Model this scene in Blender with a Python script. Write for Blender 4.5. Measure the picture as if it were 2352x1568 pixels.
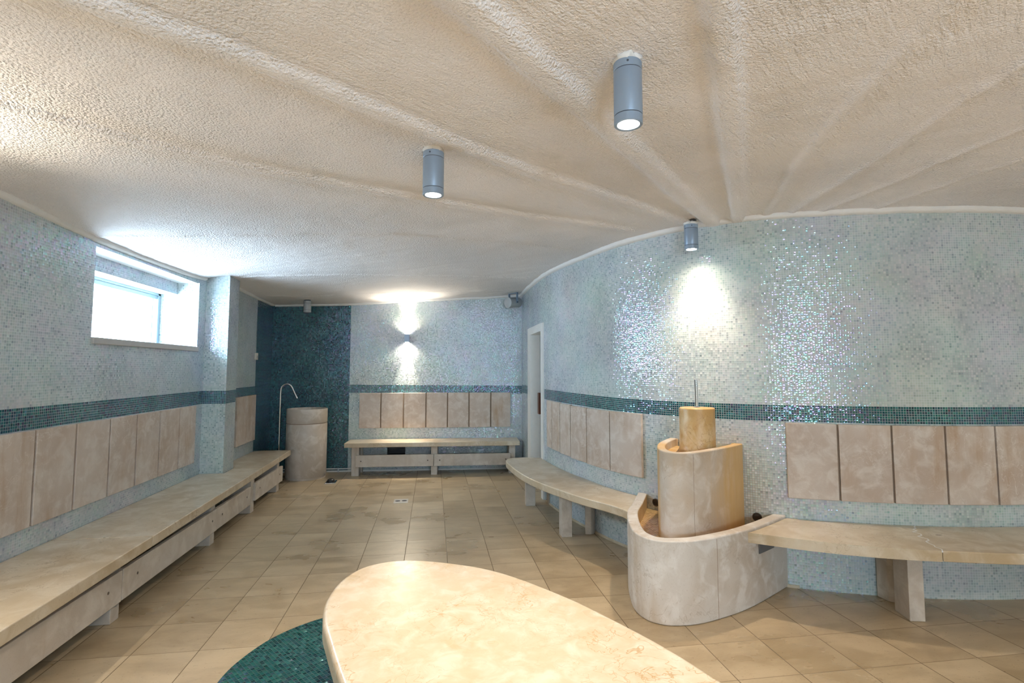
import bpy, bmesh, math, random
import numpy as np
from mathutils import Vector, Matrix

for o in list(bpy.data.objects):
    bpy.data.objects.remove(o, do_unlink=True)
SC = bpy.context.scene
COL = SC.collection
R = math.radians
random.seed(7)

# ------------------------------------------------------------------ camera
F_PX, TILT, YAW, CY = 1212.0, 4.0, 8.467, 762.92
cam_d = bpy.data.cameras.new('camera')
cam_d.sensor_fit = 'HORIZONTAL'
cam_d.sensor_width = 36.0
cam_d.lens = 36.0 * F_PX / 2352.0
cam_d.shift_y = (CY - 784.0) / 2352.0
cam_d.clip_start = 0.05
cam = bpy.data.objects.new('camera', cam_d)
COL.objects.link(cam)
cam.location = (0, 0, 1.5)
cam.rotation_euler = (R(90 + TILT), 0, R(-YAW))
SC.camera = cam

# ------------------------------------------------------------------ view, world, daylight
SC.view_settings.view_transform = 'Standard'
SC.view_settings.look = 'None'
SC.view_settings.gamma = 1.0
SC.view_settings.use_curve_mapping = False
SC.view_settings.exposure = 0.20
SC.cycles.use_denoising = True
try:
    SC.cycles.denoiser = 'OPENIMAGEDENOISE'
    SC.cycles.denoising_input_passes = 'RGB_ALBEDO_NORMAL'
except Exception:
    pass
SC.cycles.max_bounces = 6
SC.cycles.diffuse_bounces = 4
SC.cycles.glossy_bounces = 3
SC.cycles.transmission_bounces = 4
SC.cycles.use_adaptive_sampling = True
SC.cycles.adaptive_threshold = 0.06
SC.cycles.transparent_max_bounces = 8
SC.cycles.sample_clamp_indirect = 6.0
SC.cycles.caustics_reflective = False
SC.cycles.caustics_refractive = False
SC.cycles.blur_glossy = 0.5

SKY = 42.0            # overcast daylight outside the windows
W = bpy.data.worlds.new('world')
SC.world = W
W.use_nodes = True
bg = W.node_tree.nodes['Background']
bg.inputs['Color'].default_value = (0.64, 0.82, 1.0, 1)
bg.inputs['Strength'].default_value = SKY

LAMP_COL = (1.0, 0.83, 0.645)
P_DOWN, P_FOUNT, P_SCONCE, P_FILL = 95.0, 74.0, 115.0, 300.0


def portal(loc, rot, sx, sy):
    l = bpy.data.lights.new('window_portal', 'AREA')
    l.shape = 'RECTANGLE'
    l.size, l.size_y = sx, sy
    l.cycles.is_portal = True
    o = bpy.data.objects.new('window_portal', l)
    COL.objects.link(o)
    o.location = loc
    o.rotation_euler = rot
    return o


REAR_Y, EAST_X = -3.2, 5.4
WIN2 = (-0.3, 1.5, 1.35, 2.15)     # x0, x1, z0, z1 of the window in the rear wall
portal((-2.95, 4.94, 2.0), (0, R(-90), 0), 0.5, 1.7)       # window_1
portal(((WIN2[0] + WIN2[1]) / 2, REAR_Y - 0.28, (WIN2[2] + WIN2[3]) / 2), (R(90), 0, 0), WIN2[1] - WIN2[0], WIN2[3] - WIN2[2])


# ------------------------------------------------------------------ node helpers
def newmat(name):
    m = bpy.data.materials.new(name)
    m.use_nodes = True
    nt = m.node_tree
    return m, nt, nt.nodes['Principled BSDF']


def N(nt, typ, **kw):
    n = nt.nodes.new(typ)
    for k, v in kw.items():
        if k in ('operation', 'blend_type', 'data_type', 'noise_dimensions', 'voronoi_dimensions', 'feature', 'space', 'interpolation_type', 'uv_map', 'wave_type', 'bands_direction'):
            setattr(n, k, v)
        else:
            n.inputs[k.replace('_', ' ') if k.replace('_', ' ') in n.inputs else k].default_value = v
    return n


def L(nt, a, b):
    nt.links.new(a, b)


def math_(nt, op, a, b=None, c=None, clamp=False):
    n = nt.nodes.new('ShaderNodeMath')
    n.operation = op
    n.use_clamp = clamp
    for i, x in enumerate((a, b, c)):
        if x is None:
            continue
        if isinstance(x, (int, float)):
            n.inputs[i].default_value = x
        else:
            L(nt, x, n.inputs[i])
    return n.outputs[0]


def mixc(nt, fac, a, b, blend='MIX'):
    n = nt.nodes.new('ShaderNodeMix')
    n.data_type = 'RGBA'
    n.blend_type = blend
    n.clamp_factor = True
    for s, x in ((n.inputs[0], fac), (n.inputs[6], a), (n.inputs[7], b)):
        if isinstance(x, (int, float)):
            s.default_value = x
        elif isinstance(x, tuple):
            s.default_value = (*x[:3], 1)
        else:
            L(nt, x, s)
    return n.outputs[2]


def smooth(nt, x, lo, hi):
    n = nt.nodes.new('ShaderNodeMapRange')
    n.interpolation_type = 'SMOOTHSTEP'
    L(nt, x, n.inputs[0])
    n.inputs[1].default_value, n.inputs[2].default_value = lo, hi
    return n.outputs[0]


def noise(nt, vec, scale, detail=3.0, rough=0.5, dist=0.0):
    n = nt.nodes.new('ShaderNodeTexNoise')
    n.inputs['Scale'].default_value = scale
    n.inputs['Detail'].default_value = detail
    n.inputs['Roughness'].default_value = rough
    n.inputs['Distortion'].default_value = dist
    if vec is not None:
        L(nt, vec, n.inputs['Vector'])
    return n


def position(nt):
    return nt.nodes.new('ShaderNodeNewGeometry').outputs['Position']


def scaled(nt, vec, sx, sy, sz):
    n = nt.nodes.new('ShaderNodeVectorMath')
    n.operation = 'MULTIPLY'
    L(nt, vec, n.inputs[0])
    n.inputs[1].default_value = (sx, sy, sz)
    return n.outputs[0]


# ------------------------------------------------------------------ materials
def mosaic(name, ramp, grout, tilt, rough, ior, film, pillow=0.10, hue=0.0):
    """glass mosaic: UVs are counted in tiles, every tile has a tone and a lean of its own"""
    m, nt, p = newmat(name)
    uv = nt.nodes.new('ShaderNodeUVMap').outputs[0]
    sep = nt.nodes.new('ShaderNodeSeparateXYZ')
    L(nt, uv, sep.inputs[0])
    fx = math_(nt, 'FRACT', sep.outputs[0])
    fy = math_(nt, 'FRACT', sep.outputs[1])
    cell = nt.nodes.new('ShaderNodeCombineXYZ')
    L(nt, math_(nt, 'FLOOR', sep.outputs[0]), cell.inputs[0])
    L(nt, math_(nt, 'FLOOR', sep.outputs[1]), cell.inputs[1])
    wn = nt.nodes.new('ShaderNodeTexWhiteNoise')
    wn.noise_dimensions = '2D'
    L(nt, cell.outputs[0], wn.inputs['Vector'])
    rgb = nt.nodes.new('ShaderNodeSeparateColor')
    L(nt, wn.outputs['Color'], rgb.inputs[0])
    cx = math_(nt, 'SUBTRACT', fx, 0.5)
    cy = math_(nt, 'SUBTRACT', fy, 0.5)
    edge = math_(nt, 'MAXIMUM', math_(nt, 'ABSOLUTE', cx), math_(nt, 'ABSOLUTE', cy))
    joint = smooth(nt, edge, 0.415, 0.455)
    cr = nt.nodes.new('ShaderNodeValToRGB')
    cr.color_ramp.interpolation = 'LINEAR'
    els = cr.color_ramp.elements
    while len(els) < len(ramp):
        els.new(0.5)
    for e, (pos, c) in zip(els, ramp):
        e.position = pos
        e.color = (*c, 1)
    L(nt, wn.outputs['Value'], cr.inputs[0])
    # sheets of mosaic differ a little from one another
    big = noise(nt, uv, 0.035, 2.0)
    col = mixc(nt, 0.35, cr.outputs[0], mixc(nt, 1.0, cr.outputs[0], big.outputs['Color'], 'SOFT_LIGHT'))
    dirt = noise(nt, position(nt), 2.3, 2.0, 0.6)
    gcol = mixc(nt, smooth(nt, dirt.outputs['Fac'], 0.40, 0.68), grout, tuple(c * 0.55 for c in grout))
    if name == 'pale_glass_mosaic':
        dv = nt.nodes.new('ShaderNodeVectorMath')
        dv.operation = 'DISTANCE'
        dv.inputs[1].default_value = (2.12, 3.72, .62)
        L(nt, position(nt), dv.inputs[0])
        rust = math_(nt, 'SUBTRACT', 1.0, smooth(nt, math_(nt, 'ADD', dv.outputs['Value'], math_(nt, 'MULTIPLY', dirt.outputs['Fac'], .35)), .38, .72))
        gcol = mixc(nt, math_(nt, 'MULTIPLY', rust, .85), gcol, (0.27, 0.18, 0.085))
        col = mixc(nt, math_(nt, 'MULTIPLY', rust, .30), col, (0.55, 0.47, 0.32))
    L(nt, mixc(nt, joint, col, gcol), p.inputs['Base Color'])
    # lean of each tile + its pillowed face
    jf = math_(nt, 'SUBTRACT', 1.0, joint)
    def comp(r, c):
        a = math_(nt, 'MULTIPLY', math_(nt, 'SUBTRACT', r, 0.5), tilt)
        b = math_(nt, 'MULTIPLY', c, pillow)
        s = math_(nt, 'MULTIPLY', math_(nt, 'ADD', a, b), jf)
        return math_(nt, 'ADD', s, 0.5)
    nc = nt.nodes.new('ShaderNodeCombineColor')
    # the sum of two uniform values leans most tiles a little and a few a lot
    w2 = nt.nodes.new('ShaderNodeTexWhiteNoise')
    w2.noise_dimensions = '3D'
    cell2 = nt.nodes.new('ShaderNodeVectorMath')
    cell2.operation = 'ADD'
    L(nt, cell.outputs[0], cell2.inputs[0])
    cell2.inputs[1].default_value = (31.7, 11.3, 5.1)
    L(nt, cell2.outputs[0], w2.inputs['Vector'])
    rgb2 = nt.nodes.new('ShaderNodeSeparateColor')
    L(nt, w2.outputs['Color'], rgb2.inputs[0])
    rx = math_(nt, 'MULTIPLY', math_(nt, 'ADD', rgb.outputs[0], rgb2.outputs[0]), 0.5)
    ry = math_(nt, 'MULTIPLY', math_(nt, 'ADD', rgb.outputs[1], rgb2.outputs[1]), 0.5)
    L(nt, comp(rx, cx), nc.inputs[0])
    L(nt, comp(ry, cy), nc.inputs[1])
    nc.inputs[2].default_value = 1.0
    nm = nt.nodes.new('ShaderNodeNormalMap')
    nm.space = 'TANGENT'
    L(nt, nc.outputs[0], nm.inputs['Color'])
    L(nt, nm.outputs[0], p.inputs['Normal'])
    L(nt, math_(nt, 'ADD', math_(nt, 'MULTIPLY', joint, 0.6), rough, clamp=True), p.inputs['Roughness'])
    p.inputs['IOR'].default_value = ior
    hs = nt.nodes.new('ShaderNodeHueSaturation')
    hs.inputs['Color'].default_value = (0.45, 0.72, 1.0, 1)
    hs.inputs['Saturation'].default_value = 1.25
    # most tiles shine blue to violet, some green, some pink
    L(nt, math_(nt, 'ADD', math_(nt, 'MULTIPLY', math_(nt, 'POWER', rgb2.outputs[2], 1.6), 0.42), 0.40), hs.inputs['Hue'])
    L(nt, mixc(nt, joint, mixc(nt, 0.75, (1, 1, 1), hs.outputs[0]), (1, 1, 1)), p.inputs['Specular Tint'])
    if 'Thin Film Thickness' in p.inputs:
        t = math_(nt, 'ADD', math_(nt, 'MULTIPLY', rgb2.outputs[2], film[1] - film[0]), film[0])
        L(nt, math_(nt, 'MULTIPLY', t, jf), p.inputs['Thin Film Thickness'])
        p.inputs['Thin Film IOR'].default_value = 1.9
    return m


def stone(name, base, light, dark, vein, rough=0.42, vein_amt=0.55, stain=None, stain_amt=0.0, streak=0.0, coat=0.0, cloud=1.6, speck=0.35, mott=1.0):
    """limestone: clouds, hair veins, small pits; optional rust stains that run down"""
    m, nt, p = newmat(name)
    pos = position(nt)
    c1 = noise(nt, pos, cloud, 3.0, 0.55, 0.3)
    c2 = noise(nt, pos, cloud * 4.5, 3.0, 0.6, 0.6)
    dark = tuple(d - (b - d) * 0.35 * mott for d, b in zip(dark, base))
    light = tuple(min(0.9, l + (l - b) * 0.35 * mott) for l, b in zip(light, base))
    col = mixc(nt, smooth(nt, c1.outputs['Fac'], 0.36 - .05 * (1 - mott), 0.62 + .1 * (1 - mott)), dark, base)
    col = mixc(nt, math_(nt, 'MULTIPLY', smooth(nt, c2.outputs['Fac'], 0.44 - .1 * (1 - mott), 0.66 + .14 * (1 - mott)), 0.85), col, light)
    # veins: zero lines of a warped noise
    v1 = noise(nt, pos, 5.0, 4.0, 0.58, 0.5)
    va = math_(nt, 'ABSOLUTE', math_(nt, 'SUBTRACT', v1.outputs['Fac'], 0.5))
    vm = math_(nt, 'SUBTRACT', 1.0, smooth(nt, va, 0.001, 0.0085))
    v2 = noise(nt, pos, 8.0, 3.0, 0.6, 0.3)
    vb = math_(nt, 'ABSOLUTE', math_(nt, 'SUBTRACT', v2.outputs['Fac'], 0.56))
    vm = math_(nt, 'MAXIMUM', vm, math_(nt, 'MULTIPLY', math_(nt, 'SUBTRACT', 1.0, smooth(nt, vb, 0.001, 0.010)), 0.7))
    gate = smooth(nt, noise(nt, pos, 2.1, 2.0).outputs['Fac'], 0.36, 0.66)
    col = mixc(nt, math_(nt, 'MULTIPLY', math_(nt, 'MULTIPLY', vm, gate), vein_amt), col, vein)
    sp = noise(nt, pos, 160.0, 1.0, 0.6)
    col = mixc(nt, math_(nt, 'MULTIPLY', smooth(nt, sp.outputs['Fac'], 0.64, 0.74), speck), col, vein)
    if stain is not None:
        s1 = noise(nt, scaled(nt, pos, 1, 1, 0.16), 9.0, 4.0, 0.6)
        s2 = noise(nt, pos, 1.3, 3.0)
        f = math_(nt, 'MULTIPLY', smooth(nt, s1.outputs['Fac'], 0.5 - streak * 0.2, 0.75), smooth(nt, s2.outputs['Fac'], 0.42, 0.62))
        col = mixc(nt, math_(nt, 'MULTIPLY', f, stain_amt, clamp=True), col, stain)
    L(nt, col, p.inputs['Base Color'])
    rr = noise(nt, pos, 7.0, 1.0)
    L(nt, math_(nt, 'ADD', math_(nt, 'MULTIPLY', rr.outputs['Fac'], 0.22), rough - 0.11, clamp=True), p.inputs['Roughness'])
    p.inputs['Coat Weight'].default_value = coat
    p.inputs['Coat Roughness'].default_value = 0.12
    b = nt.nodes.new('ShaderNodeBump')
    b.inputs['Strength'].default_value = 0.10
    b.inputs['Distance'].default_value = 0.004
    L(nt, noise(nt, pos, 90.0, 1.0, 0.6).outputs['Fac'], b.inputs['Height'])
    L(nt, b.outputs[0], p.inputs['Normal'])
    return m


def plain(name, col, rough=0.5, metal=0.0, bump=0.0):
    m, nt, p = newmat(name)
    pos = position(nt)
    n = noise(nt, pos, 14.0, 4.0, 0.6)
    L(nt, mixc(nt, n.outputs['Fac'], tuple(c * 0.92 for c in col), tuple(min(1, c * 1.06) for c in col)), p.inputs['Base Color'])
    p.inputs['Roughness'].default_value = rough
    p.inputs['Metallic'].default_value = metal
    if bump:
        b = nt.nodes.new('ShaderNodeBump')
        b.inputs['Strength'].default_value = bump
        b.inputs['Distance'].default_value = 0.004
        L(nt, noise(nt, pos, 60.0, 5.0, 0.65).outputs['Fac'], b.inputs['Height'])
        L(nt, b.outputs[0], p.inputs['Normal'])
    return m


def emitter(name, col, strength):
    m, nt, p = newmat(name)
    p.inputs['Base Color'].default_value = (*col, 1)
    p.inputs['Emission Color'].default_value = (*col, 1)
    p.inputs['Emission Strength'].default_value = strength
    return m


TILE, TOX, TOY = 0.3372, 0.1255, 0.113


def floor_material():
    m, nt, p = newmat('floor_limestone_tiles')
    pos = position(nt)
    sep = nt.nodes.new('ShaderNodeSeparateXYZ')
    L(nt, pos, sep.inputs[0])
    u = math_(nt, 'DIVIDE', math_(nt, 'SUBTRACT', sep.outputs[0], TOX), TILE)
    v = math_(nt, 'DIVIDE', math_(nt, 'SUBTRACT', sep.outputs[1], TOY), TILE)
    cell = nt.nodes.new('ShaderNodeCombineXYZ')
    L(nt, math_(nt, 'FLOOR', u), cell.inputs[0])
    L(nt, math_(nt, 'FLOOR', v), cell.inputs[1])
    wn = nt.nodes.new('ShaderNodeTexWhiteNoise')
    wn.noise_dimensions = '2D'
    L(nt, cell.outputs[0], wn.inputs['Vector'])
    off = nt.nodes.new('ShaderNodeVectorMath')
    off.operation = 'MULTIPLY_ADD'
    L(nt, wn.outputs['Color'], off.inputs[0])
    off.inputs[1].default_value = (40, 40, 40)
    L(nt, pos, off.inputs[2])
    vec = off.outputs[0]
    a = noise(nt, scaled(nt, vec, 1.0, 2.0, 1.0), 3.2, 4.0, 0.6, 0.4)
    base = mixc(nt, smooth(nt, a.outputs['Fac'], 0.33, 0.68), (0.32, 0.235, 0.138), (0.52, 0.412, 0.270))
    tone = mixc(nt, wn.outputs['Value'], (0.34, 0.255, 0.152), (0.55, 0.442, 0.295))
    col = mixc(nt, 0.45, base, tone)
    # shells and pits
    s = noise(nt, scaled(nt, vec, 1.0, 1.8, 1), 48.0, 3.0, 0.7, 0.5)
    col = mixc(nt, math_(nt, 'MULTIPLY', smooth(nt, s.outputs['Fac'], 0.60, 0.72), 0.55), col, (0.24, 0.16, 0.09))
    pit = noise(nt, vec, 75.0, 2.0, 0.6)
    col = mixc(nt, math_(nt, 'MULTIPLY', smooth(nt, pit.outputs['Fac'], 0.70, 0.76), 0.7), col, (0.12, 0.08, 0.05))
    # worn damp marks spread across the tiles
    d = noise(nt, pos, 1.7, 3.0, 0.5, 0.2)
    damp = smooth(nt, d.outputs['Fac'], 0.48, 0.68)
    col = mixc(nt, math_(nt, 'MULTIPLY', damp, 0.26), col, (0.27, 0.19, 0.10))
    fu = math_(nt, 'ABSOLUTE', math_(nt, 'SUBTRACT', math_(nt, 'FRACT', u), 0.5))
    fv = math_(nt, 'ABSOLUTE', math_(nt, 'SUBTRACT', math_(nt, 'FRACT', v), 0.5))
    ju = smooth(nt, fu, 0.4915, 0.4945)
    jv = math_(nt, 'MULTIPLY', smooth(nt, fv, 0.4925, 0.4955), 0.7)
    j = math_(nt, 'MAXIMUM', ju, jv)
    col = mixc(nt, math_(nt, 'MULTIPLY', j, 0.85), col, (0.10, 0.065, 0.035))
    L(nt, col, p.inputs['Base Color'])
    r = math_(nt, 'ADD', math_(nt, 'MULTIPLY', a.outputs['Fac'], 0.25), 0.24)
    r = math_(nt, 'SUBTRACT', r, math_(nt, 'MULTIPLY', damp, 0.12))
    L(nt, math_(nt, 'ADD', r, math_(nt, 'MULTIPLY', j, 0.4), clamp=True), p.inputs['Roughness'])
    b = nt.nodes.new('ShaderNodeBump')
    b.inputs['Strength'].default_value = 0.25
    b.inputs['Distance'].default_value = 0.003
    h = math_(nt, 'SUBTRACT', math_(nt, 'MULTIPLY', s.outputs['Fac'], 0.25), j)
    L(nt, h, b.inputs['Height'])
    L(nt, b.outputs[0], p.inputs['Normal'])
    return m


def ceiling_material():
    m, nt, p = newmat('ceiling_sprayed_plaster')
    pos = position(nt)
    big = noise(nt, pos, 1.1, 3.0)
    L(nt, mixc(nt, big.outputs['Fac'], (0.865, 0.83, 0.84), (0.915, 0.885, 0.895)), p.inputs['Base Color'])
    p.inputs['Roughness'].default_value = 0.75
    # pebbled spray coat that runs in streaks along the sheets, and rougher patches
    ux = nt.nodes.new('ShaderNodeMapping')
    ux.inputs['Rotation'].default_value = (0, 0, R(-38))
    L(nt, pos, ux.inputs['Vector'])
    n1 = noise(nt, pos, 115.0, 2.0, 0.6)
    n2 = noise(nt, scaled(nt, ux.outputs[0], 1.0, 5.0, 1.0), 9.0, 3.0, 0.6)
    vo = nt.nodes.new('ShaderNodeTexVoronoi')
    vo.feature = 'F1'
    vo.inputs['Scale'].default_value = 88.0
    L(nt, pos, vo.inputs['Vector'])
    patch = smooth(nt, noise(nt, pos, 0.9, 2.0, 0.6).outputs['Fac'], 0.38, 0.66)
    h = math_(nt, 'MULTIPLY', n1.outputs['Fac'], math_(nt, 'ADD', math_(nt, 'MULTIPLY', patch, 0.7), 0.45))
    h = math_(nt, 'ADD', h, math_(nt, 'MULTIPLY', n2.outputs['Fac'], 0.9))
    h = math_(nt, 'SUBTRACT', h, math_(nt, 'MULTIPLY', vo.outputs['Distance'], math_(nt, 'ADD', math_(nt, 'MULTIPLY', patch, 0.6), 0.2)))
    b = nt.nodes.new('ShaderNodeBump')
    b.inputs['Strength'].default_value = 0.68
    b.inputs['Distance'].default_value = 0.021
    L(nt, h, b.inputs['Height'])
    L(nt, b.outputs[0], p.inputs['Normal'])
    return m


def pane_material():
    m = bpy.data.materials.new('window_pane_glass')
    m.use_nodes = True
    nt = m.node_tree
    nt.nodes.clear()
    out = nt.nodes.new('ShaderNodeOutputMaterial')
    t = nt.nodes.new('ShaderNodeBsdfTransparent')
    t.inputs[0].default_value = (0.96, 0.98, 0.98, 1)
    g = nt.nodes.new('ShaderNodeBsdfGlossy')
    g.inputs['Roughness'].default_value = 0.02
    mx = nt.nodes.new('ShaderNodeMixShader')
    mx.inputs[0].default_value = 0.06
    L(nt, t.outputs[0], mx.inputs[1])
    L(nt, g.outputs[0], mx.inputs[2])
    L(nt, mx.outputs[0], out.inputs[0])
    return m


M = {}
PALE = [(0.0, (0.29, 0.345, 0.36)), (0.06, (0.37, 0.435, 0.45)), (0.30, (0.45, 0.52, 0.52)), (0.75, (0.51, 0.57, 0.565)), (1.0, (0.58, 0.615, 0.605))]
TEAL = [(0.0, (0.003, 0.026, 0.040)), (0.3, (0.004, 0.058, 0.072)), (0.7, (0.007, 0.094, 0.104)), (1.0, (0.018, 0.140, 0.140))]
GREEN = [(0.0, (0.004, 0.032, 0.036)), (0.3, (0.006, 0.062, 0.064)), (0.7, (0.010, 0.095, 0.092)), (1.0, (0.028, 0.145, 0.13))]
M['pale'] = mosaic('pale_glass_mosaic', PALE, (0.55, 0.60, 0.61), 0.125, 0.10, 2.1, (260, 620))
M['teal'] = mosaic('teal_glass_mosaic', TEAL, (0.42, 0.50, 0.50), 0.14, 0.10, 2.0, (260, 620))
M['tealdark'] = mosaic('dark_teal_glass_mosaic', TEAL, (0.15, 0.22, 0.23), 0.18, 0.11, 1.8, (260, 620))
M['inlay'] = mosaic('green_floor_mosaic', GREEN, (0.05, 0.11, 0.10), 0.20, 0.22, 1.5, (0, 1))
M['wetfloor'] = mosaic('warm_basin_mosaic', [(0, (0.58, 0.36, 0.16)), (1, (0.70, 0.47, 0.23))], (0.56, 0.35, 0.15), 0.2, 0.08, 1.6, (260, 620))
M['slab'] = stone('bench_limestone', (0.58, 0.48, 0.345), (0.66, 0.58, 0.46), (0.46, 0.355, 0.225), (0.33, 0.24, 0.14), 0.34, 0.75, coat=0.15, mott=0.35)
M['post'] = stone('post_limestone', (0.55, 0.49, 0.43), (0.62, 0.57, 0.51), (0.45, 0.39, 0.33), (0.34, 0.27, 0.2), 0.5, 0.3, mott=0.4, stain=(0.36, 0.24, 0.12), stain_amt=0.4)
M['panel'] = stone('panel_limestone', (0.56, 0.475, 0.41), (0.63, 0.56, 0.50), (0.49, 0.395, 0.325), (0.70, 0.65, 0.60), 0.5, 0.7, stain=(0.40, 0.26, 0.15), stain_amt=0.85, streak=0.35, cloud=2.4, speck=0.1, mott=0.6)
M['table'] = stone('table_marble', (0.66, 0.56, 0.42), (0.74, 0.68, 0.58), (0.60, 0.47, 0.31), (0.46, 0.29, 0.12), 0.30, 0.8, coat=0.3, cloud=2.6, speck=0.1, mott=0.0)
M['basin'] = stone('basin_limestone', (0.60, 0.56, 0.52), (0.67, 0.64, 0.61), (0.52, 0.46, 0.40), (0.36, 0.30, 0.24), 0.5, 0.75, stain=(0.44, 0.34, 0.23), stain_amt=0.6, streak=0.3)
M['ochre'] = stone('rusty_and_lamplit_limestone', (0.60, 0.40, 0.18), (0.66, 0.49, 0.27), (0.55, 0.33, 0.12), (0.33, 0.17, 0.05), 0.42, 0.75, stain=(0.50, 0.27, 0.07), stain_amt=0.7, streak=0.5)
M['tub'] = stone('tub_limestone', (0.57, 0.50, 0.44), (0.63, 0.57, 0.51), (0.50, 0.43, 0.36), (0.36, 0.29, 0.22), 0.5, 0.3, stain=(0.42, 0.33, 0.24), stain_amt=0.35)
M['floor'] = floor_material()
M['ceiling'] = ceiling_material()
M['caulk'] = plain('white_edge_plaster', (0.78, 0.77, 0.76), 0.8, 0.0, 0.6)
M['white'] = plain('white_painted_wood', (0.76, 0.76, 0.74), 0.4)
M['doorleaf'] = plain('grey_white_door', (0.40, 0.41, 0.40), 0.4)
M['darkgap'] = plain('dark_gap', (0.02, 0.02, 0.022), 0.7)
M['handle'] = plain('dark_red_wood', (0.10, 0.03, 0.015), 0.4)
M['alu'] = plain('grey_aluminium_frame', (0.36, 0.48, 0.53), 0.35, 0.3)
M['lamp'] = plain('daylight_tinted_lamp_paint', (0.27, 0.35, 0.46), 0.42, 0.25)  # grey paint with the blue of the daylight mixed into its colour
M['lampdark'] = plain('grey_lamp_paint', (0.42, 0.44, 0.46), 0.5, 0.2)
M['groove'] = plain('dark_lamp_groove', (0.05, 0.06, 0.08), 0.5)
M['chrome'] = plain('polished_steel', (0.75, 0.76, 0.77), 0.12, 1.0)
M['steel'] = plain('brushed_steel', (0.50, 0.51, 0.52), 0.35, 1.0)
M['black'] = plain('black_rubber', (0.012, 0.011, 0.010), 0.4)
M['rust'] = plain('brown_grille', (0.05, 0.035, 0.025), 0.5)
M['bolt'] = plain('bolt_head', (0.16, 0.13, 0.11), 0.45, 0.3)
M['bolthole'] = plain('bolt_countersink', (0.22, 0.16, 0.12), 0.6)
M['sill'] = plain('grey_stone_sill', (0.46, 0.44, 0.42), 0.5)
M['plastic'] = plain('cream_plastic', (0.66, 0.63, 0.56), 0.45)
M['joint'] = plain('brown_panel_joint', (0.30, 0.22, 0.16), 0.8)
M['bracket'] = plain('dark_steel_bracket', (0.16, 0.155, 0.16), 0.5, 0.2)
M['pane'] = pane_material()
M['lens'] = emitter('lit_lens', (1.0, 0.93, 0.80), 30.0)
M['lensoff'] = plain('unlit_lens', (0.34, 0.34, 0.33), 0.25)


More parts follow.
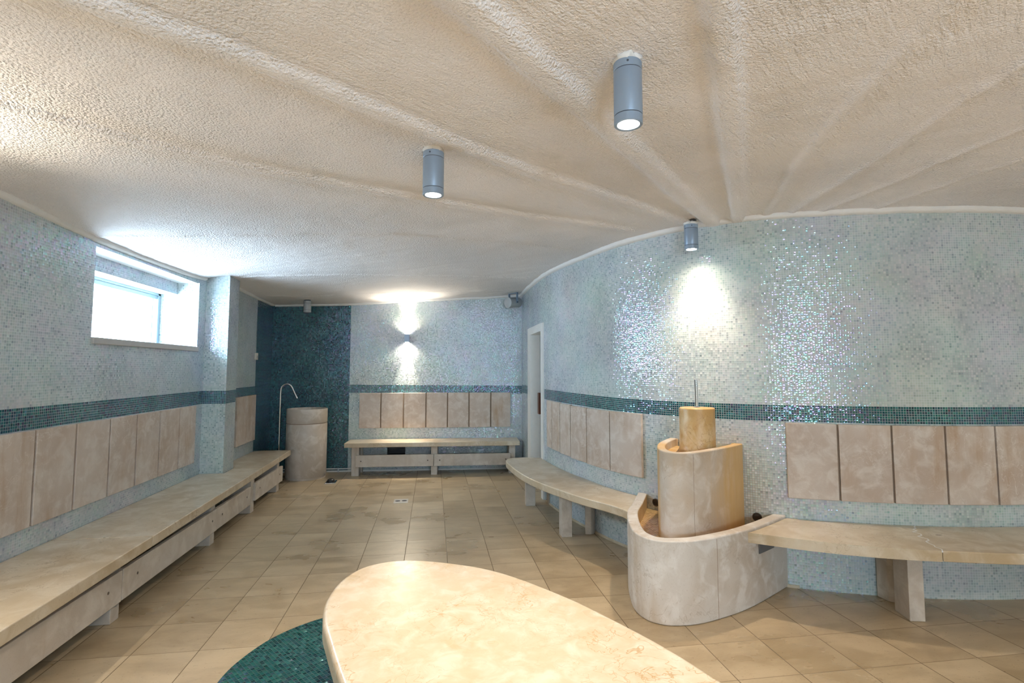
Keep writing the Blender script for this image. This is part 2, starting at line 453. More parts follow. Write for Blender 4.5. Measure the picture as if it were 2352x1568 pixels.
# ------------------------------------------------------------------ mesh helpers
class MB:
    def __init__(self):
        self.bm = bmesh.new()

    def box(self, c, h, ang=0.0):
        """centre, half sizes, turn about z"""
        ca, sa = math.cos(ang), math.sin(ang)
        vs = []
        for dz in (-1, 1):
            for dx, dy in ((-1, -1), (1, -1), (1, 1), (-1, 1)):
                x, y = dx * h[0], dy * h[1]
                vs.append(self.bm.verts.new((c[0] + x * ca - y * sa, c[1] + x * sa + y * ca, c[2] + dz * h[2])))
        for f in ((3, 2, 1, 0), (4, 5, 6, 7), (0, 1, 5, 4), (1, 2, 6, 5), (2, 3, 7, 6), (3, 0, 4, 7)):
            self.bm.faces.new([vs[i] for i in f])
        return self

    def bb(self, x0, x1, y0, y1, z0, z1):
        return self.box(((x0 + x1) / 2, (y0 + y1) / 2, (z0 + z1) / 2), (abs(x1 - x0) / 2, abs(y1 - y0) / 2, abs(z1 - z0) / 2))

    def prism(self, poly, z0, z1):
        a = sum(poly[i][0] * poly[(i + 1) % len(poly)][1] - poly[(i + 1) % len(poly)][0] * poly[i][1] for i in range(len(poly)))
        if a < 0:
            poly = poly[::-1]
        lo = [self.bm.verts.new((x, y, z0)) for x, y in poly]
        hi = [self.bm.verts.new((x, y, z1)) for x, y in poly]
        self.bm.faces.new(lo[::-1])
        self.bm.faces.new(hi)
        n = len(poly)
        for i in range(n):
            j = (i + 1) % n
            self.bm.faces.new((lo[i], lo[j], hi[j], hi[i]))
        return self

    def band(self, outer, inner, z0, z1, inner_mat=0):
        """wall between two open outlines of equal length"""
        o0 = [self.bm.verts.new((x, y, z0)) for x, y in outer]
        o1 = [self.bm.verts.new((x, y, z1)) for x, y in outer]
        i0 = [self.bm.verts.new((x, y, z0)) for x, y in inner]
        i1 = [self.bm.verts.new((x, y, z1)) for x, y in inner]
        f = self.bm.faces.new
        for k in range(len(outer) - 1):
            f((o0[k], o0[k + 1], o1[k + 1], o1[k]))
            f((i0[k + 1], i0[k], i1[k], i1[k + 1])).material_index = inner_mat
            f((o1[k], o1[k + 1], i1[k + 1], i1[k]))
            f((o0[k + 1], o0[k], i0[k], i0[k + 1]))
        f((o0[0], o1[0], i1[0], i0[0]))
        f((o0[-1], i0[-1], i1[-1], o1[-1]))
        bmesh.ops.recalc_face_normals(self.bm, faces=self.bm.faces[:])
        return self

    def lathe(self, prof, c, n=40, mtx=None, cap=True):
        """profile of (radius, height) about the z axis through c"""
        rings = []
        for r, z in prof:
            if r < 1e-6:
                rings.append([self.bm.verts.new(self._t((0, 0, z), c, mtx))])
            else:
                rings.append([self.bm.verts.new(self._t((r * math.cos(2 * math.pi * k / n), r * math.sin(2 * math.pi * k / n), z), c, mtx)) for k in range(n)])
        for a, b in zip(rings[:-1], rings[1:]):
            for k in range(n):
                j = (k + 1) % n
                if len(a) == 1 and len(b) == 1:
                    continue
                if len(a) == 1:
                    self.bm.faces.new((a[0], b[j], b[k]))
                elif len(b) == 1:
                    self.bm.faces.new((a[k], a[j], b[0]))
                else:
                    self.bm.faces.new((a[k], a[j], b[j], b[k]))
        if cap:
            if len(rings[0]) > 1:
                self.bm.faces.new(rings[0][::-1])
            if len(rings[-1]) > 1:
                self.bm.faces.new(rings[-1])
        return self

    def _t(self, p, c, mtx):
        v = Vector(p)
        if mtx is not None:
            v = mtx @ v
        return v + Vector(c)

    def tube(self, path, r, n=14):
        path = [Vector(p) for p in path]
        rings = []
        ref = None
        for i, p in enumerate(path):
            d = (path[min(i + 1, len(path) - 1)] - path[max(i - 1, 0)]).normalized()
            if ref is None:
                ref = Vector((1, 0, 0)) if abs(d.x) < 0.8 else Vector((0, 1, 0))
            a = (ref - d * ref.dot(d)).normalized()
            ref = a
            b = d.cross(a)
            rings.append([self.bm.verts.new(p + a * r * math.cos(2 * math.pi * k / n) + b * r * math.sin(2 * math.pi * k / n)) for k in range(n)])
        for a, b in zip(rings[:-1], rings[1:]):
            for k in range(n):
                j = (k + 1) % n
                self.bm.faces.new((a[k], a[j], b[j], b[k]))
        self.bm.faces.new(rings[0][::-1])
        self.bm.faces.new(rings[-1])
        return self


def wloc(o):
    v = Vector((0, 0, 0))
    while o is not None:
        v = v + o.location
        o = o.parent
    return v


def obj(name, mb, mat, parent=None, bevel=0.0, seg=2, smooth_angle=35, base=None):
    """link a shape given in room coordinates as one mesh object"""
    bm = mb.bm if isinstance(mb, MB) else mb
    org = wloc(parent) if parent is not None else (Vector(base) if base is not None else Vector((0, 0, 0)))
    bmesh.ops.translate(bm, verts=bm.verts[:], vec=-org)
    me = bpy.data.meshes.new(name)
    bm.to_mesh(me)
    bm.free()
    o = bpy.data.objects.new(name, me)
    COL.objects.link(o)
    me.materials.append(mat)
    if parent is not None:
        o.parent = parent
    elif base is not None:
        o.location = base
    if smooth_angle:
        for p in me.polygons:
            p.use_smooth = True
        me.set_sharp_from_angle(angle=R(smooth_angle))
    if bevel:
        b = o.modifiers.new('rounded edges', 'BEVEL')
        b.width = bevel
        b.segments = seg
        b.limit_method = 'ANGLE'
        b.angle_limit = R(40)
        b.harden_normals = True
    return o


def tag(o, label, cat, group=None):
    o['label'] = label
    o['category'] = cat
    if group:
        o['group'] = group
    return o


def thing(name, loc, label, cat, group=None):
    o = bpy.data.objects.new(name, None)
    o.empty_display_size = 0.1
    COL.objects.link(o)
    o.location = loc
    return tag(o, label, cat, group)


def struct(o):
    o['kind'] = 'structure'
    return o


def catmull(P, n=10, closed=False):
    P = np.array(P, float)
    if closed:
        Q = np.vstack([P[-1], P, P[0], P[1]])
    else:
        Q = np.vstack([2 * P[0] - P[1], P, 2 * P[-1] - P[-2]])
    out = []
    for i in range(1, len(Q) - 2):
        a, b, c, d = Q[i - 1:i + 3]
        for t in np.linspace(0, 1, n, endpoint=False):
            out.append(.5 * (2 * b + (c - a) * t + (2 * a - 5 * b + 4 * c - d) * t * t + (3 * b - a - 3 * c + d) * t ** 3))
    if not closed:
        out.append(P[-1])
    return np.array(out)


class Path:
    """plan line with arc length, left normal"""
    def __init__(self, pts):
        self.p = np.array(pts, float)
        self.s = np.r_[0, np.cumsum(np.hypot(*np.diff(self.p, axis=0).T))]
        self.len = self.s[-1]

    def at(self, s):
        return np.array([np.interp(s, self.s, self.p[:, 0]), np.interp(s, self.s, self.p[:, 1])])

    def tan(self, s, e=0.02):
        a, b = self.at(max(0, s - e)), self.at(min(self.len, s + e))
        d = b - a
        return d / np.hypot(*d)

    def off(self, s, d):
        """point at s moved d into the room (to the left of the travel direction)"""
        t = self.tan(s)
        return self.at(s) + d * np.array([-t[1], t[0]])

    def near(self, x, y):
        d2 = ((self.p - (x, y)) ** 2).sum(1)
        i = int(d2.argmin())
        best = (1e9, 0)
        for k in (i - 1, i):
            if 0 <= k < len(self.p) - 1:
                a, b = self.p[k], self.p[k + 1]
                e = b - a
                t = np.clip(np.dot((x, y) - a, e) / np.dot(e, e), 0, 1)
                q = a + t * e
                best = min(best, (np.hypot(*(q - (x, y))), self.s[k] + t * np.hypot(*e)))
        return best[1]


# ------------------------------------------------------------------ plan of the room
# walls are walked so that the room lies on the left
WR = [(1.342, 8.0), (1.30, 7.2), (1.285, 6.6), (1.285, 6.1), (1.325, 5.6), (1.42, 5.1), (1.60, 4.45), (1.90, 3.93), (2.18, 3.63), (2.48, 3.42), (2.97, 3.21), (3.42, 3.09), (3.9, 3.03), (4.4, 3.05), (5.0, 3.2), (EAST_X, 3.4)]
right_pts = catmull(WR, 16)
RP = Path(right_pts[::-1])          # east end -> corner: room on the left
LP = Path([(-2.35, 8.2), (-2.34, 7.47), (-2.33, 6.28), (-2.165, 6.28), (-2.15, 5.95), (-2.38, 5.95), (-2.38, REAR_Y)])
BP = Path([(1.342, 8.0), (-2.35, 8.2)])
ROOM = [tuple(p) for p in right_pts] + [(EAST_X, REAR_Y), (-2.38, REAR_Y), (-2.38, 5.95), (-2.15, 5.95), (-2.165, 6.28), (-2.33, 6.28), (-2.35, 8.2)]

# ------------------------------------------------------------------ ceiling height
CP = [(-2.38, 3.2, 2.475), (-2.38, 4.1, 2.43), (-2.38, 4.7, 2.425), (-2.38, 5.77, 2.44), (-2.145, 5.95, 2.495), (-2.33, 7.45, 2.455), (-2.33, 8.2, 2.45), (-1.24, 8.14, 2.48), (-.4, 8.1, 2.54), (.68, 8.04, 2.60), (1.33, 8, 2.645),
      (1.28, 6.3, 2.615), (1.5, 4.66, 2.61), (2.0, 3.78, 2.63), (3, 3.2, 2.61), (4, 3.03, 2.605), (5.4, 3.4, 2.6), (0, 2.5, 2.555), (.667, 1.713, 2.59), (-1.77, 7.75, 2.475), (-2.38, -3.2, 2.5), (0, -3.2, 2.6), (3, -3.2, 2.6),
      (5.4, -3.2, 2.6), (5.4, 0, 2.6), (-2.38, 0, 2.5), (0, 0, 2.6), (0, 5, 2.56), (2.5, 1.5, 2.61), (-1.2, 4.2, 2.475)]
cpa = np.array(CP)


def tps(r2):
    return np.where(r2 > 1e-12, r2 * np.log(r2 + 1e-12), 0.0)


def _fit():
    X = cpa[:, :2]
    n = len(X)
    K = tps(((X[:, None] - X[None]) ** 2).sum(-1)) + np.eye(n) * 0.05
    Pm = np.c_[np.ones(n), X]
    A = np.block([[K, Pm], [Pm.T, np.zeros((3, 3))]])
    return np.linalg.solve(A, np.r_[cpa[:, 2], 0, 0, 0])


TW = _fit()


def zc(x, y):
    x = np.asarray(x, float)
    y = np.asarray(y, float)
    r2 = (x[..., None] - cpa[:, 0]) ** 2 + (y[..., None] - cpa[:, 1]) ** 2
    return tps(r2) @ TW[:-3] + TW[-3] + TW[-2] * x + TW[-1] * y


RIBS = [  # plan line, half width, drop
    ([(-1.9, 1.05), (-.97, 1.6), (-.70, 1.76), (-.262, 2.11), (.458, 2.70), (1.607, 3.515), (1.9, 3.7)], .045, .026),
    ([(-1.2, .3), (.05, 1.44), (.327, 1.745), (.683, 2.125), (1.176, 2.67), (1.8, 3.377), (2.1, 3.7)], .06, .034),
    ([(.2, .2), (.79, 1.333), (1.066, 1.763), (1.42, 2.31), (1.99, 3.195), (2.3, 3.7)], .055, .030),
    ([(1.4, .9), (1.618, 1.621), (1.774, 2.112), (1.931, 2.526), (2.18, 3.025), (2.4, 3.5)], 0.035, .014),
    ([(2.0, .6), (2.105, 1.549), (2.161, 1.842), (2.326, 2.468), (2.428, 2.988), (2.55, 3.5)], .026, .011),
    ([(2.65, .6), (2.666, 1.979), (2.675, 2.416), (2.688, 2.861), (2.7, 3.4)], .022, .009),
    ([(3.2, .8), (3.05, 2.2), (3.0, 3.3)], .022, .008),
    ([(-2.4, 1.75), (-1.648, 2.215), (-1.332, 2.485), (-.881, 2.792), (-.323, 3.069), (.603, 3.555), (1.554, 3.966)], .040, .020),
    ([(-2.4, 4.06), (-1.556, 4.037), (-.946, 4.008), (-.322, 4.046), (.6, 4.4), (1.4, 4.75)], .02, .008),
    ([(-2.1, 6.1), (-1.0, 6.0), (0.2, 6.1), (1.2, 6.3)], .03, .009),
    ([(-2.2, 7.3), (-1.7, 7.45), (-.6, 7.3), (.6, 7.35), (1.2, 7.4)], .025, .008),
]


def seg_dist(X, Y, line):
    best = np.full(X.shape, 9.0)
    side = np.zeros(X.shape)
    for (ax, ay), (bx, by) in zip(line[:-1], line[1:]):
        ex, ey = bx - ax, by - ay
        t = np.clip(((X - ax) * ex + (Y - ay) * ey) / (ex * ex + ey * ey), 0, 1)
        d = np.hypot(X - ax - t * ex, Y - ay - t * ey)
        s = np.sign(ex * (Y - ay) - ey * (X - ax))
        side = np.where(d < best, s, side)
        best = np.minimum(best, d)
    return best, side


def inside(X, Y, poly):
    r = np.zeros(X.shape, bool)
    n = len(poly)
    for i in range(n):
        x1, y1 = poly[i]
        x2, y2 = poly[(i + 1) % n]
        c = ((y1 > Y) != (y2 > Y)) & (X < (x2 - x1) * (Y - y1) / (y2 - y1 + 1e-12) + x1)
        r ^= c
    return r


def value_noise(X, Y, seed, f):
    rng = np.random.RandomState(seed)
    T = rng.rand(64, 64)
    x, y = X * f, Y * f
    i, j = np.floor(x).astype(int), np.floor(y).astype(int)
    u, v = x - i, y - j
    u, v = u * u * (3 - 2 * u), v * v * (3 - 2 * v)
    g = lambda a, b: T[a % 64, b % 64]
    return (g(i, j) * (1 - u) + g(i + 1, j) * u) * (1 - v) + (g(i, j + 1) * (1 - u) + g(i + 1, j + 1) * u) * v


def ceiling_z(X, Y):
    Z = zc(X, Y)
    for line, hw, drop in RIBS:
        d, side = seg_dist(X, Y, line)
        d = d + 0.012 * (value_noise(X, Y, 5, 6.0) - .5)
        t = np.clip((hw * 1.12 - d) / np.where(side > 0, hw * .75, hw * .38), 0, 1)
        Z = Z - drop * t * t * (3 - 2 * t)
        # the sheet sags gently towards each rib
        Z = Z - drop * 0.12 * np.exp(-(d / .20) ** 2)
    # folds of the sprayed sheet run across the ribs
    a = R(-38)
    U = X * math.cos(a) + Y * math.sin(a)
    V = -X * math.sin(a) + Y * math.cos(a)
    Z = Z + 0.005 * (value_noise(U * .5 + 20, V * 3 + 20, 3, 1.6) - .5) + 0.004 * (value_noise(U * .6 + 9, V * 4 + 7, 4, 3.0) - .5)
    Z = Z + 0.006 * (value_noise(X + 9, Y + 9, 8, 5.0) - .5) + 0.003 * (value_noise(X + 9, Y + 9, 9, 14.0) - .5)
    return Z


def build_ceiling():
    st = 0.02
    xs = np.arange(-2.46, EAST_X + .1, st)
    ys = np.arange(REAR_Y - .08, 8.32, st)
    X, Y = np.meshgrid(xs, ys, indexing='ij')
    Z = ceiling_z(X, Y)
    near = np.zeros(X.shape, bool)
    for dx in (-.06, 0, .06):
        for dy in (-.06, 0, .06):
            near |= inside(X + dx, Y + dy, ROOM)
    idx = -np.ones(X.shape, int)
    idx[near] = np.arange(near.sum())
    verts = np.c_[X[near], Y[near], Z[near]]
    q = np.stack([idx[:-1, :-1], idx[:-1, 1:], idx[1:, 1:], idx[1:, :-1]], -1).reshape(-1, 4)
    q = q[(q >= 0).all(1)]
    me = bpy.data.meshes.new('ceiling')
    me.from_pydata(verts.tolist(), [], q.tolist())
    for p in me.polygons:
        p.use_smooth = True
    me.materials.append(M['ceiling'])
    o = bpy.data.objects.new('ceiling', me)
    COL.objects.link(o)
    return struct(o)


# ------------------------------------------------------------------ walls
TOP = 2.80


def wall(name, path, pitch, zb0, zb1, holes=(), teal=(), step=0.5, smooth_shade=False, breaks=()):
    """tiled wall along a plan path; UVs count mosaic tiles; zb0/zb1 = height of the teal band as functions of s"""
    ss = set(np.arange(0, path.len, step).tolist()) | {path.len}
    ss |= set(path.s.tolist()) if not smooth_shade else set()
    for h in holes:
        ss |= {h[0], h[1]}
    for t in teal:
        ss |= {t[0], t[1]}
    ss |= set(breaks)
    ss = sorted(ss)
    ss = [s for i, s in enumerate(ss) if i == 0 or s - ss[i - 1] > 1e-5]
    hz = sorted({z for h in holes for z in (h[2], h[3])})
    me = bpy.data.meshes.new(name)
    verts, faces, uvs, mats = [], [], [], []
    cols = []
    for s in ss:
        b0, b1 = zb0(s), zb1(s)
        lv = [0.0, b0, b1, TOP] + hz
        tags = ['f', 'b0', 'b1', 't'] + ['h%d' % i for i in range(len(hz))]
        order = sorted(range(len(lv)), key=lambda k: lv[k])
        cols.append([(lv[k], tags[k]) for k in order])
    vi = []
    for s, c in zip(ss, cols):
        x, y = path.at(s)
        row = []
        for z, _ in c:
            row.append(len(verts))
            verts.append((x, y, z))
        vi.append(row)
    for i in range(len(ss) - 1):
        sm = (ss[i] + ss[i + 1]) / 2
        for k in range(len(cols[i]) - 1):
            zm = (cols[i][k][0] + cols[i][k + 1][0]) / 2
            if any(h[0] < sm < h[1] and h[2] < zm < h[3] for h in holes):
                continue
            faces.append((vi[i][k], vi[i + 1][k], vi[i + 1][k + 1], vi[i][k + 1]))
            for (a, b) in ((i, k), (i + 1, k), (i + 1, k + 1), (i, k + 1)):
                uvs.append((ss[a] / pitch, (cols[a][b][0] - zb0(ss[a])) / pitch + 1000))
            band = zb0(sm) < zm < zb1(sm)
            mats.append(2 if any(t[0] < sm < t[1] for t in teal) else 1 if band else 0)
    me.from_pydata(verts, [], faces)
    ul = me.uv_layers.new(name='UVMap')
    for d, uv in zip(ul.data, uvs):
        d.uv = uv
    me.materials.append(M['pale'])
    me.materials.append(M['teal'])
    me.materials.append(M['tealdark'])
    for p, mi in zip(me.polygons, mats):
        p.material_index = mi
        p.use_smooth = smooth_shade
    o = bpy.data.objects.new(name, me)
    COL.objects.link(o)
    return struct(o)


def lerp(a, b):
    return lambda t: a + (b - a) * min(1, max(0, t))


# left wall, with the projecting pier and the recess beyond it
sW0, sW1 = LP.near(-2.38, 5.78), LP.near(-2.38, 4.097)
WZ0, WZ1 = 1.725, 2.375
wall('wall_left', LP, 0.0169, lambda s: 1.1395, lambda s: 1.1395 + 8 * .0169, holes=[(sW0, sW1, WZ0, WZ1)], teal=[(0, LP.near(-2.34, 7.47))], step=0.6)
# far wall
sT = BP.near(-1.228, 8.139)
zbB = lambda s: 1.129 + (1.153 - 1.129) * s / 2.6 if s < 2.6 else 1.153
VENT_S0, VENT_S1 = BP.near(-.40, 8.094), BP.near(-.66, 8.108)
wall('wall_back', BP, 0.0170, zbB, lambda s: zbB(s) + 7 * .0170, teal=[(sT, BP.len)], step=0.4, holes=[(VENT_S0, VENT_S1, .235, .36)])
# the bulging right wall
sD0, sD1 = RP.near(1.284, 6.17), RP.near(1.292, 6.90)
DZ = 1.965


def zbR(s):
    y = RP.at(s)[1]
    x = RP.at(s)[0]
    a = 1.1325
    return a + 0.021 * min(1, max(0, (y - 4.2) / 1.4))


wall('wall_right', RP, 0.0165, zbR, lambda s: zbR(s) + 7 * .0163, holes=[(sD0, sD1, -1, DZ)], step=0.035, smooth_shade=True)
# walls behind the camera
EP = Path([(EAST_X, REAR_Y), (EAST_X, 3.4)])
wall('wall_east', EP, 0.0169, lambda s: 1.14, lambda s: 1.26, step=1.0)
QP = Path([(-2.38, REAR_Y), (EAST_X, REAR_Y)])
qx = lambda x: x + 2.38
wall('wall_rear', QP, 0.0169, lambda s: 1.12, lambda s: 1.24, step=1.0, holes=[(qx(WIN2[0]), qx(WIN2[1]), WIN2[2], WIN2[3])])

# floor
fb = MB()
fb.bm.faces.new([fb.bm.verts.new(v) for v in ((-2.5, REAR_Y - .1, 0), (EAST_X + .1, REAR_Y - .1, 0), (EAST_X + .1, 8.4, 0), (-2.5, 8.4, 0))])
struct(obj('floor', fb, M['floor'], smooth_angle=0))
build_ceiling()


# plaster bead where the ceiling meets the walls
def bead(name, path, s0, s1, low, wdt=0.03):
    rng = np.random.RandomState(int(s1 * 100) % 97)
    n = max(4, int((s1 - s0) / 0.03))
    S = np.linspace(s0, s1, n)
    bm = bmesh.new()
    prev = None
    for s in S:
        w = wdt * (0.9 + 0.2 * rng.rand())
        h = low * (0.94 + 0.12 * rng.rand())
        a, b, c = path.off(s, -0.004), path.off(s, w * .55), path.off(s, w)
        zt = float(zc(c[0], c[1]))
        ring = [bm.verts.new((a[0], a[1], zt - h)), bm.verts.new((b[0], b[1], zt - h * .92)), bm.verts.new((c[0], c[1], zt - h * .55)), bm.verts.new((c[0], c[1], zt + .02)), bm.verts.new((a[0], a[1], zt + .02))]
        if prev:
            for k in range(5):
                j = (k + 1) % 5
                bm.faces.new((prev[k], ring[k], ring[j], prev[j]))
        else:
            bm.faces.new(ring[::-1])
        prev = ring
    bm.faces.new(prev)
    bmesh.ops.recalc_face_normals(bm, faces=bm.faces[:])
    return struct(obj(name, bm, M['caulk'], smooth_angle=60))


bead('trim_1', LP, LP.near(-2.38, 5.9), LP.len - .1, 0.030)
bead('trim_2', LP, 0.03, LP.near(-2.33, 6.26), 0.026)
bead('trim_3', BP, 0.03, BP.len - .03, 0.030)
bead('trim_4', RP, 0.05, RP.len - .03, 0.036, 0.04)


# ------------------------------------------------------------------ window_1 in the left wall
XF = -2.74


def uvquad(bm, uvl, vs, uv, mi=0):
    f = bm.faces.new([bm.verts.new(v) for v in vs])
    for l, t in zip(f.loops, uv):
        l[uvl].uv = t
    f.material_index = mi
    return f


def window_1():
    t = bpy.data.objects.new('window_1', None)
    COL.objects.link(t)
    t.location = (-2.38, 4.94, WZ0)
    struct(t)
    y0, y1, z0, z1, zl, xl = 4.097, 5.78, WZ0, WZ1, 2.262, -2.583
    p = .0169
    bm = bmesh.new()
    u = bm.loops.layers.uv.new('UVMap')
    def q(vs, a, b):
        uvquad(bm, u, vs, [(v[a] / p + 500.3, v[b] / p + 500.3) for v in vs])
    XO = XF - 0.12
    q([(-2.38, y1, z0), (XO, y1, z0), (XO, y1, z1), (-2.38, y1, z1)][::-1], 0, 2)
    q([(-2.38, y0, z0), (XO, y0, z0), (XO, y0, z1), (-2.38, y0, z1)], 0, 2)
    q([(xl, y0, zl), (xl, y1, zl), (xl, y1, z1), (xl, y0, z1)], 1, 2)
    o = bpy.data.objects.new('window_reveal', bpy.data.meshes.new('window_reveal'))
    for v in bm.verts:
        v.co -= t.location
    bm.to_mesh(o.data)
    bm.free()
    o.data.materials.append(M['pale'])
    COL.objects.link(o)
    o.parent = t
    s = MB()
    s.bb(-2.39, xl - .05, y0 - .001, y1 + .001, z1, z1 + .05)
    s.bb(xl - .001, XO, y0 - .001, y1 + .001, zl - .004, zl + .004)
    s.bb(xl - .02, xl - .30, y0, y1, zl + .005, z1 + .05)
    obj('window_soffit', s, M['caulk'], t)
    s = MB().bb(-2.362, XO, y0 + .002, y1 - .002, z0 - .045, z0 + .002)
    obj('window_sill', s, M['sill'], t, 0.004)
    f = MB()
    w = 0.055
    f.bb(XF - .05, XF, y0, y1, zl - .026, zl)
    f.bb(XF - .05, XF - .012, y0, y1, zl - .062, zl - .026)
    f.bb(XF - .05, XF, y0, y1, z0, z0 + .035)
    f.bb(XF - .05, XF, y1 - .045, y1, z0, zl)
    f.bb(XF - .05, XF, y0, y0 + .045, z0, zl)
    fr = obj('window_frame', f, M['alu'], t, 0.003)
    sash = MB()
    sash.bb(XF - .045, XF - .015, y1 - .125, y1 - .11, z0 + .03, zl - .055)
    sash.bb(XF - .045, XF - .015, y0 + .1, y0 + .115, z0 + .03, zl - .055)
    obj('sash_bar', sash, M['alu'], fr)
    pn = MB().bb(XF - .036, XF - .030, y0 + .04, y1 - .04, z0 + .03, zl - .055)
    obj('window_pane', pn, M['pane'], t)
    return t


window_1()


def window_2():
    t = bpy.data.objects.new('window_2', None)
    COL.objects.link(t)
    x0, x1, z0, z1 = WIN2
    t.location = ((x0 + x1) / 2, REAR_Y, z0)
    struct(t)
    m = MB()
    m.bb(x0 - .05, x0, REAR_Y - .25, REAR_Y, z0 - .05, z1 + .05)
    m.bb(x1, x1 + .05, REAR_Y - .25, REAR_Y, z0 - .05, z1 + .05)
    m.bb(x0, x1, REAR_Y - .25, REAR_Y, z1, z1 + .05)
    m.bb(x0, x1, REAR_Y - .25, REAR_Y, z0 - .05, z0)
    obj('window_reveal', m, M['caulk'], t)
    f = MB()
    for a, b in ((x0, x0 + .05), (x1 - .05, x1), ((x0 + x1) / 2 - .03, (x0 + x1) / 2 + .03)):
        f.bb(a, b, REAR_Y - .22, REAR_Y - .17, z0, z1)
    f.bb(x0, x1, REAR_Y - .22, REAR_Y - .17, z0, z0 + .05)
    f.bb(x0, x1, REAR_Y - .22, REAR_Y - .17, z1 - .05, z1)
    obj('window_frame', f, M['alu'], t)
    obj('window_pane', MB().bb(x0 + .04, x1 - .04, REAR_Y - .20, REAR_Y - .194, z0 + .04, z1 - .04), M['pane'], t)


window_2()


# ------------------------------------------------------------------ door_1 in the right wall
def door_1():
    sm = (sD0 + sD1) / 2
    c = RP.at(sm)
    t = bpy.data.objects.new('door_1', None)
    COL.objects.link(t)
    t.location = (c[0], c[1], 0)
    struct(t)
    so0, so1 = sD0 - .09, sD1 + .25        # outer edges of the casing (near, far)
    zi, zo = DZ - .01, 2.05
    n = 8
    fr = MB()
    def strip(a, b, z0, z1, d0, d1):
        S = np.linspace(a, b, n)
        fr.band([RP.off(s, d1) for s in S], [RP.off(s, d0) for s in S], z0, z1)
    strip(so0, sD0 + .012, 0, zo, -.01, .018)
    strip(sD1 - .012, so1, 0, zo, -.01, .018)
    strip(sD0 + .012, sD1 - .012, zi, zo, -.01, .018)
    frame = obj('door_frame', fr, M['white'], t)
    j = MB()
    def blk(a, b, d0, d1, z0, z1):
        S = np.linspace(a, b, 3)
        j.band([RP.off(s, d1) for s in S], [RP.off(s, d0) for s in S], z0, z1)
    blk(sD1 - .014, sD1 + .01, -.16, 0, 0, DZ + .02)
    blk(sD0 - .01, sD0 + .014, -.16, 0, 0, DZ + .02)
    blk(sD0, sD1, -.16, 0, DZ - .012, DZ + .02)
    obj('door_jamb', j, M['white'], t)
    lf = MB()
    S = np.linspace(sD0 + .02, sD1 - .014, 3)
    lf.band([RP.off(s, -.105) for s in S], [RP.off(s, -.15) for s in S], .01, DZ - .014)
    leaf = obj('door_leaf', lf, M['doorleaf'], t)
    st = MB()
    for k in np.linspace(.2, .8, 4):
        s = sD0 + (sD1 - sD0) * k
        S = np.linspace(s - .006, s + .006, 2)
        st.band([RP.off(x, -.098) for x in S], [RP.off(x, -.106) for x in S], .05, DZ - .06)
    obj('door_strip', st, M['white'], leaf)
    S = np.linspace(sD0 + .535, sD0 + .565, 2)
    g = MB().band([RP.off(x, -.096) for x in S], [RP.off(x, -.12) for x in S], .01, DZ - .014)
    obj('door_gap', g, M['darkgap'], leaf)
    hs = sD0 + .50
    hb = MB()
    S = np.linspace(hs - .045, hs + .045, 2)
    hb.band([RP.off(x, -.045) for x in S], [RP.off(x, -.085) for x in S], .93, 1.20)
    for z in (.97, 1.16):
        S2 = np.linspace(hs - .01, hs + .01, 2)
        hb.band([RP.off(x, -.08) for x in S2], [RP.off(x, -.107) for x in S2], z - .01, z + .01)
    h = obj('door_handle', hb, M['handle'], leaf, 0.004)
    return t


door_1()

# skirting
sk = MB()
S = np.linspace(.02, BP.len - .02, 40)
sk.band([BP.off(s, .008) for s in S], [BP.off(s, -.002) for s in S], 0.0, .022)
struct(obj('baseboard_back', sk, M['white'], None))
sk = MB()
S = np.linspace(RP.near(2.5, 3.4), RP.near(1.285, 6.0), 60)
sk.band([RP.off(s, .010) for s in S], [RP.off(s, -.002) for s in S], 0.0, .020)
struct(obj('baseboard_right', sk, M['slab'], None))
# thin white pipe along the foot of the teal corner
pp = MB().tube([(*BP.off(BP.near(-1.15, 8.1), .03), .05), (*BP.off(BP.near(-2.25, 8.1), .03), .05)], .008, 8)
pw = thing('skirting_pipe', (*BP.off(BP.near(-1.7, 8.1), .03), 0), 'thin white pipe running along the foot of the dark teal corner wall', 'pipe')
obj('pipe', pp, M['white'], pw)
for x in (-1.36, -2.0):
    obj('clip', MB().box((*BP.off(BP.near(x, 8.1), .02), .028), (.006, .018, .028)), M['steel'], pw)


# ------------------------------------------------------------------ stone backrest panels on the walls
def flat_panel(name, path, s0, s1, z0, z1, th, label, group, joint=0, mat='panel'):
    n = max(2, int((s1 - s0) / .03))
    S = np.linspace(s0, s1, n)
    m = MB().band([path.off(s, th) for s in S], [path.off(s, .002) for s in S], z0, z1)
    c = path.at((s0 + s1) / 2)
    o = obj(name, m, M[mat], None, 0.004, 2, 35, base=(c[0], c[1], z0))
    if joint:
        S = np.linspace(s1 + .0005, s1 + joint - .0005, 2)
        jm = MB().band([path.off(s, th * .45) for s in S], [path.off(s, .002) for s in S], z0 + .002, z1 - .002)
        obj('joint_strip', jm, M['joint'], o)
    return tag(o, label, 'backrest panel', group)


ORD = ['first', 'second', 'third', 'fourth', 'fifth', 'sixth', 'seventh', 'eighth']
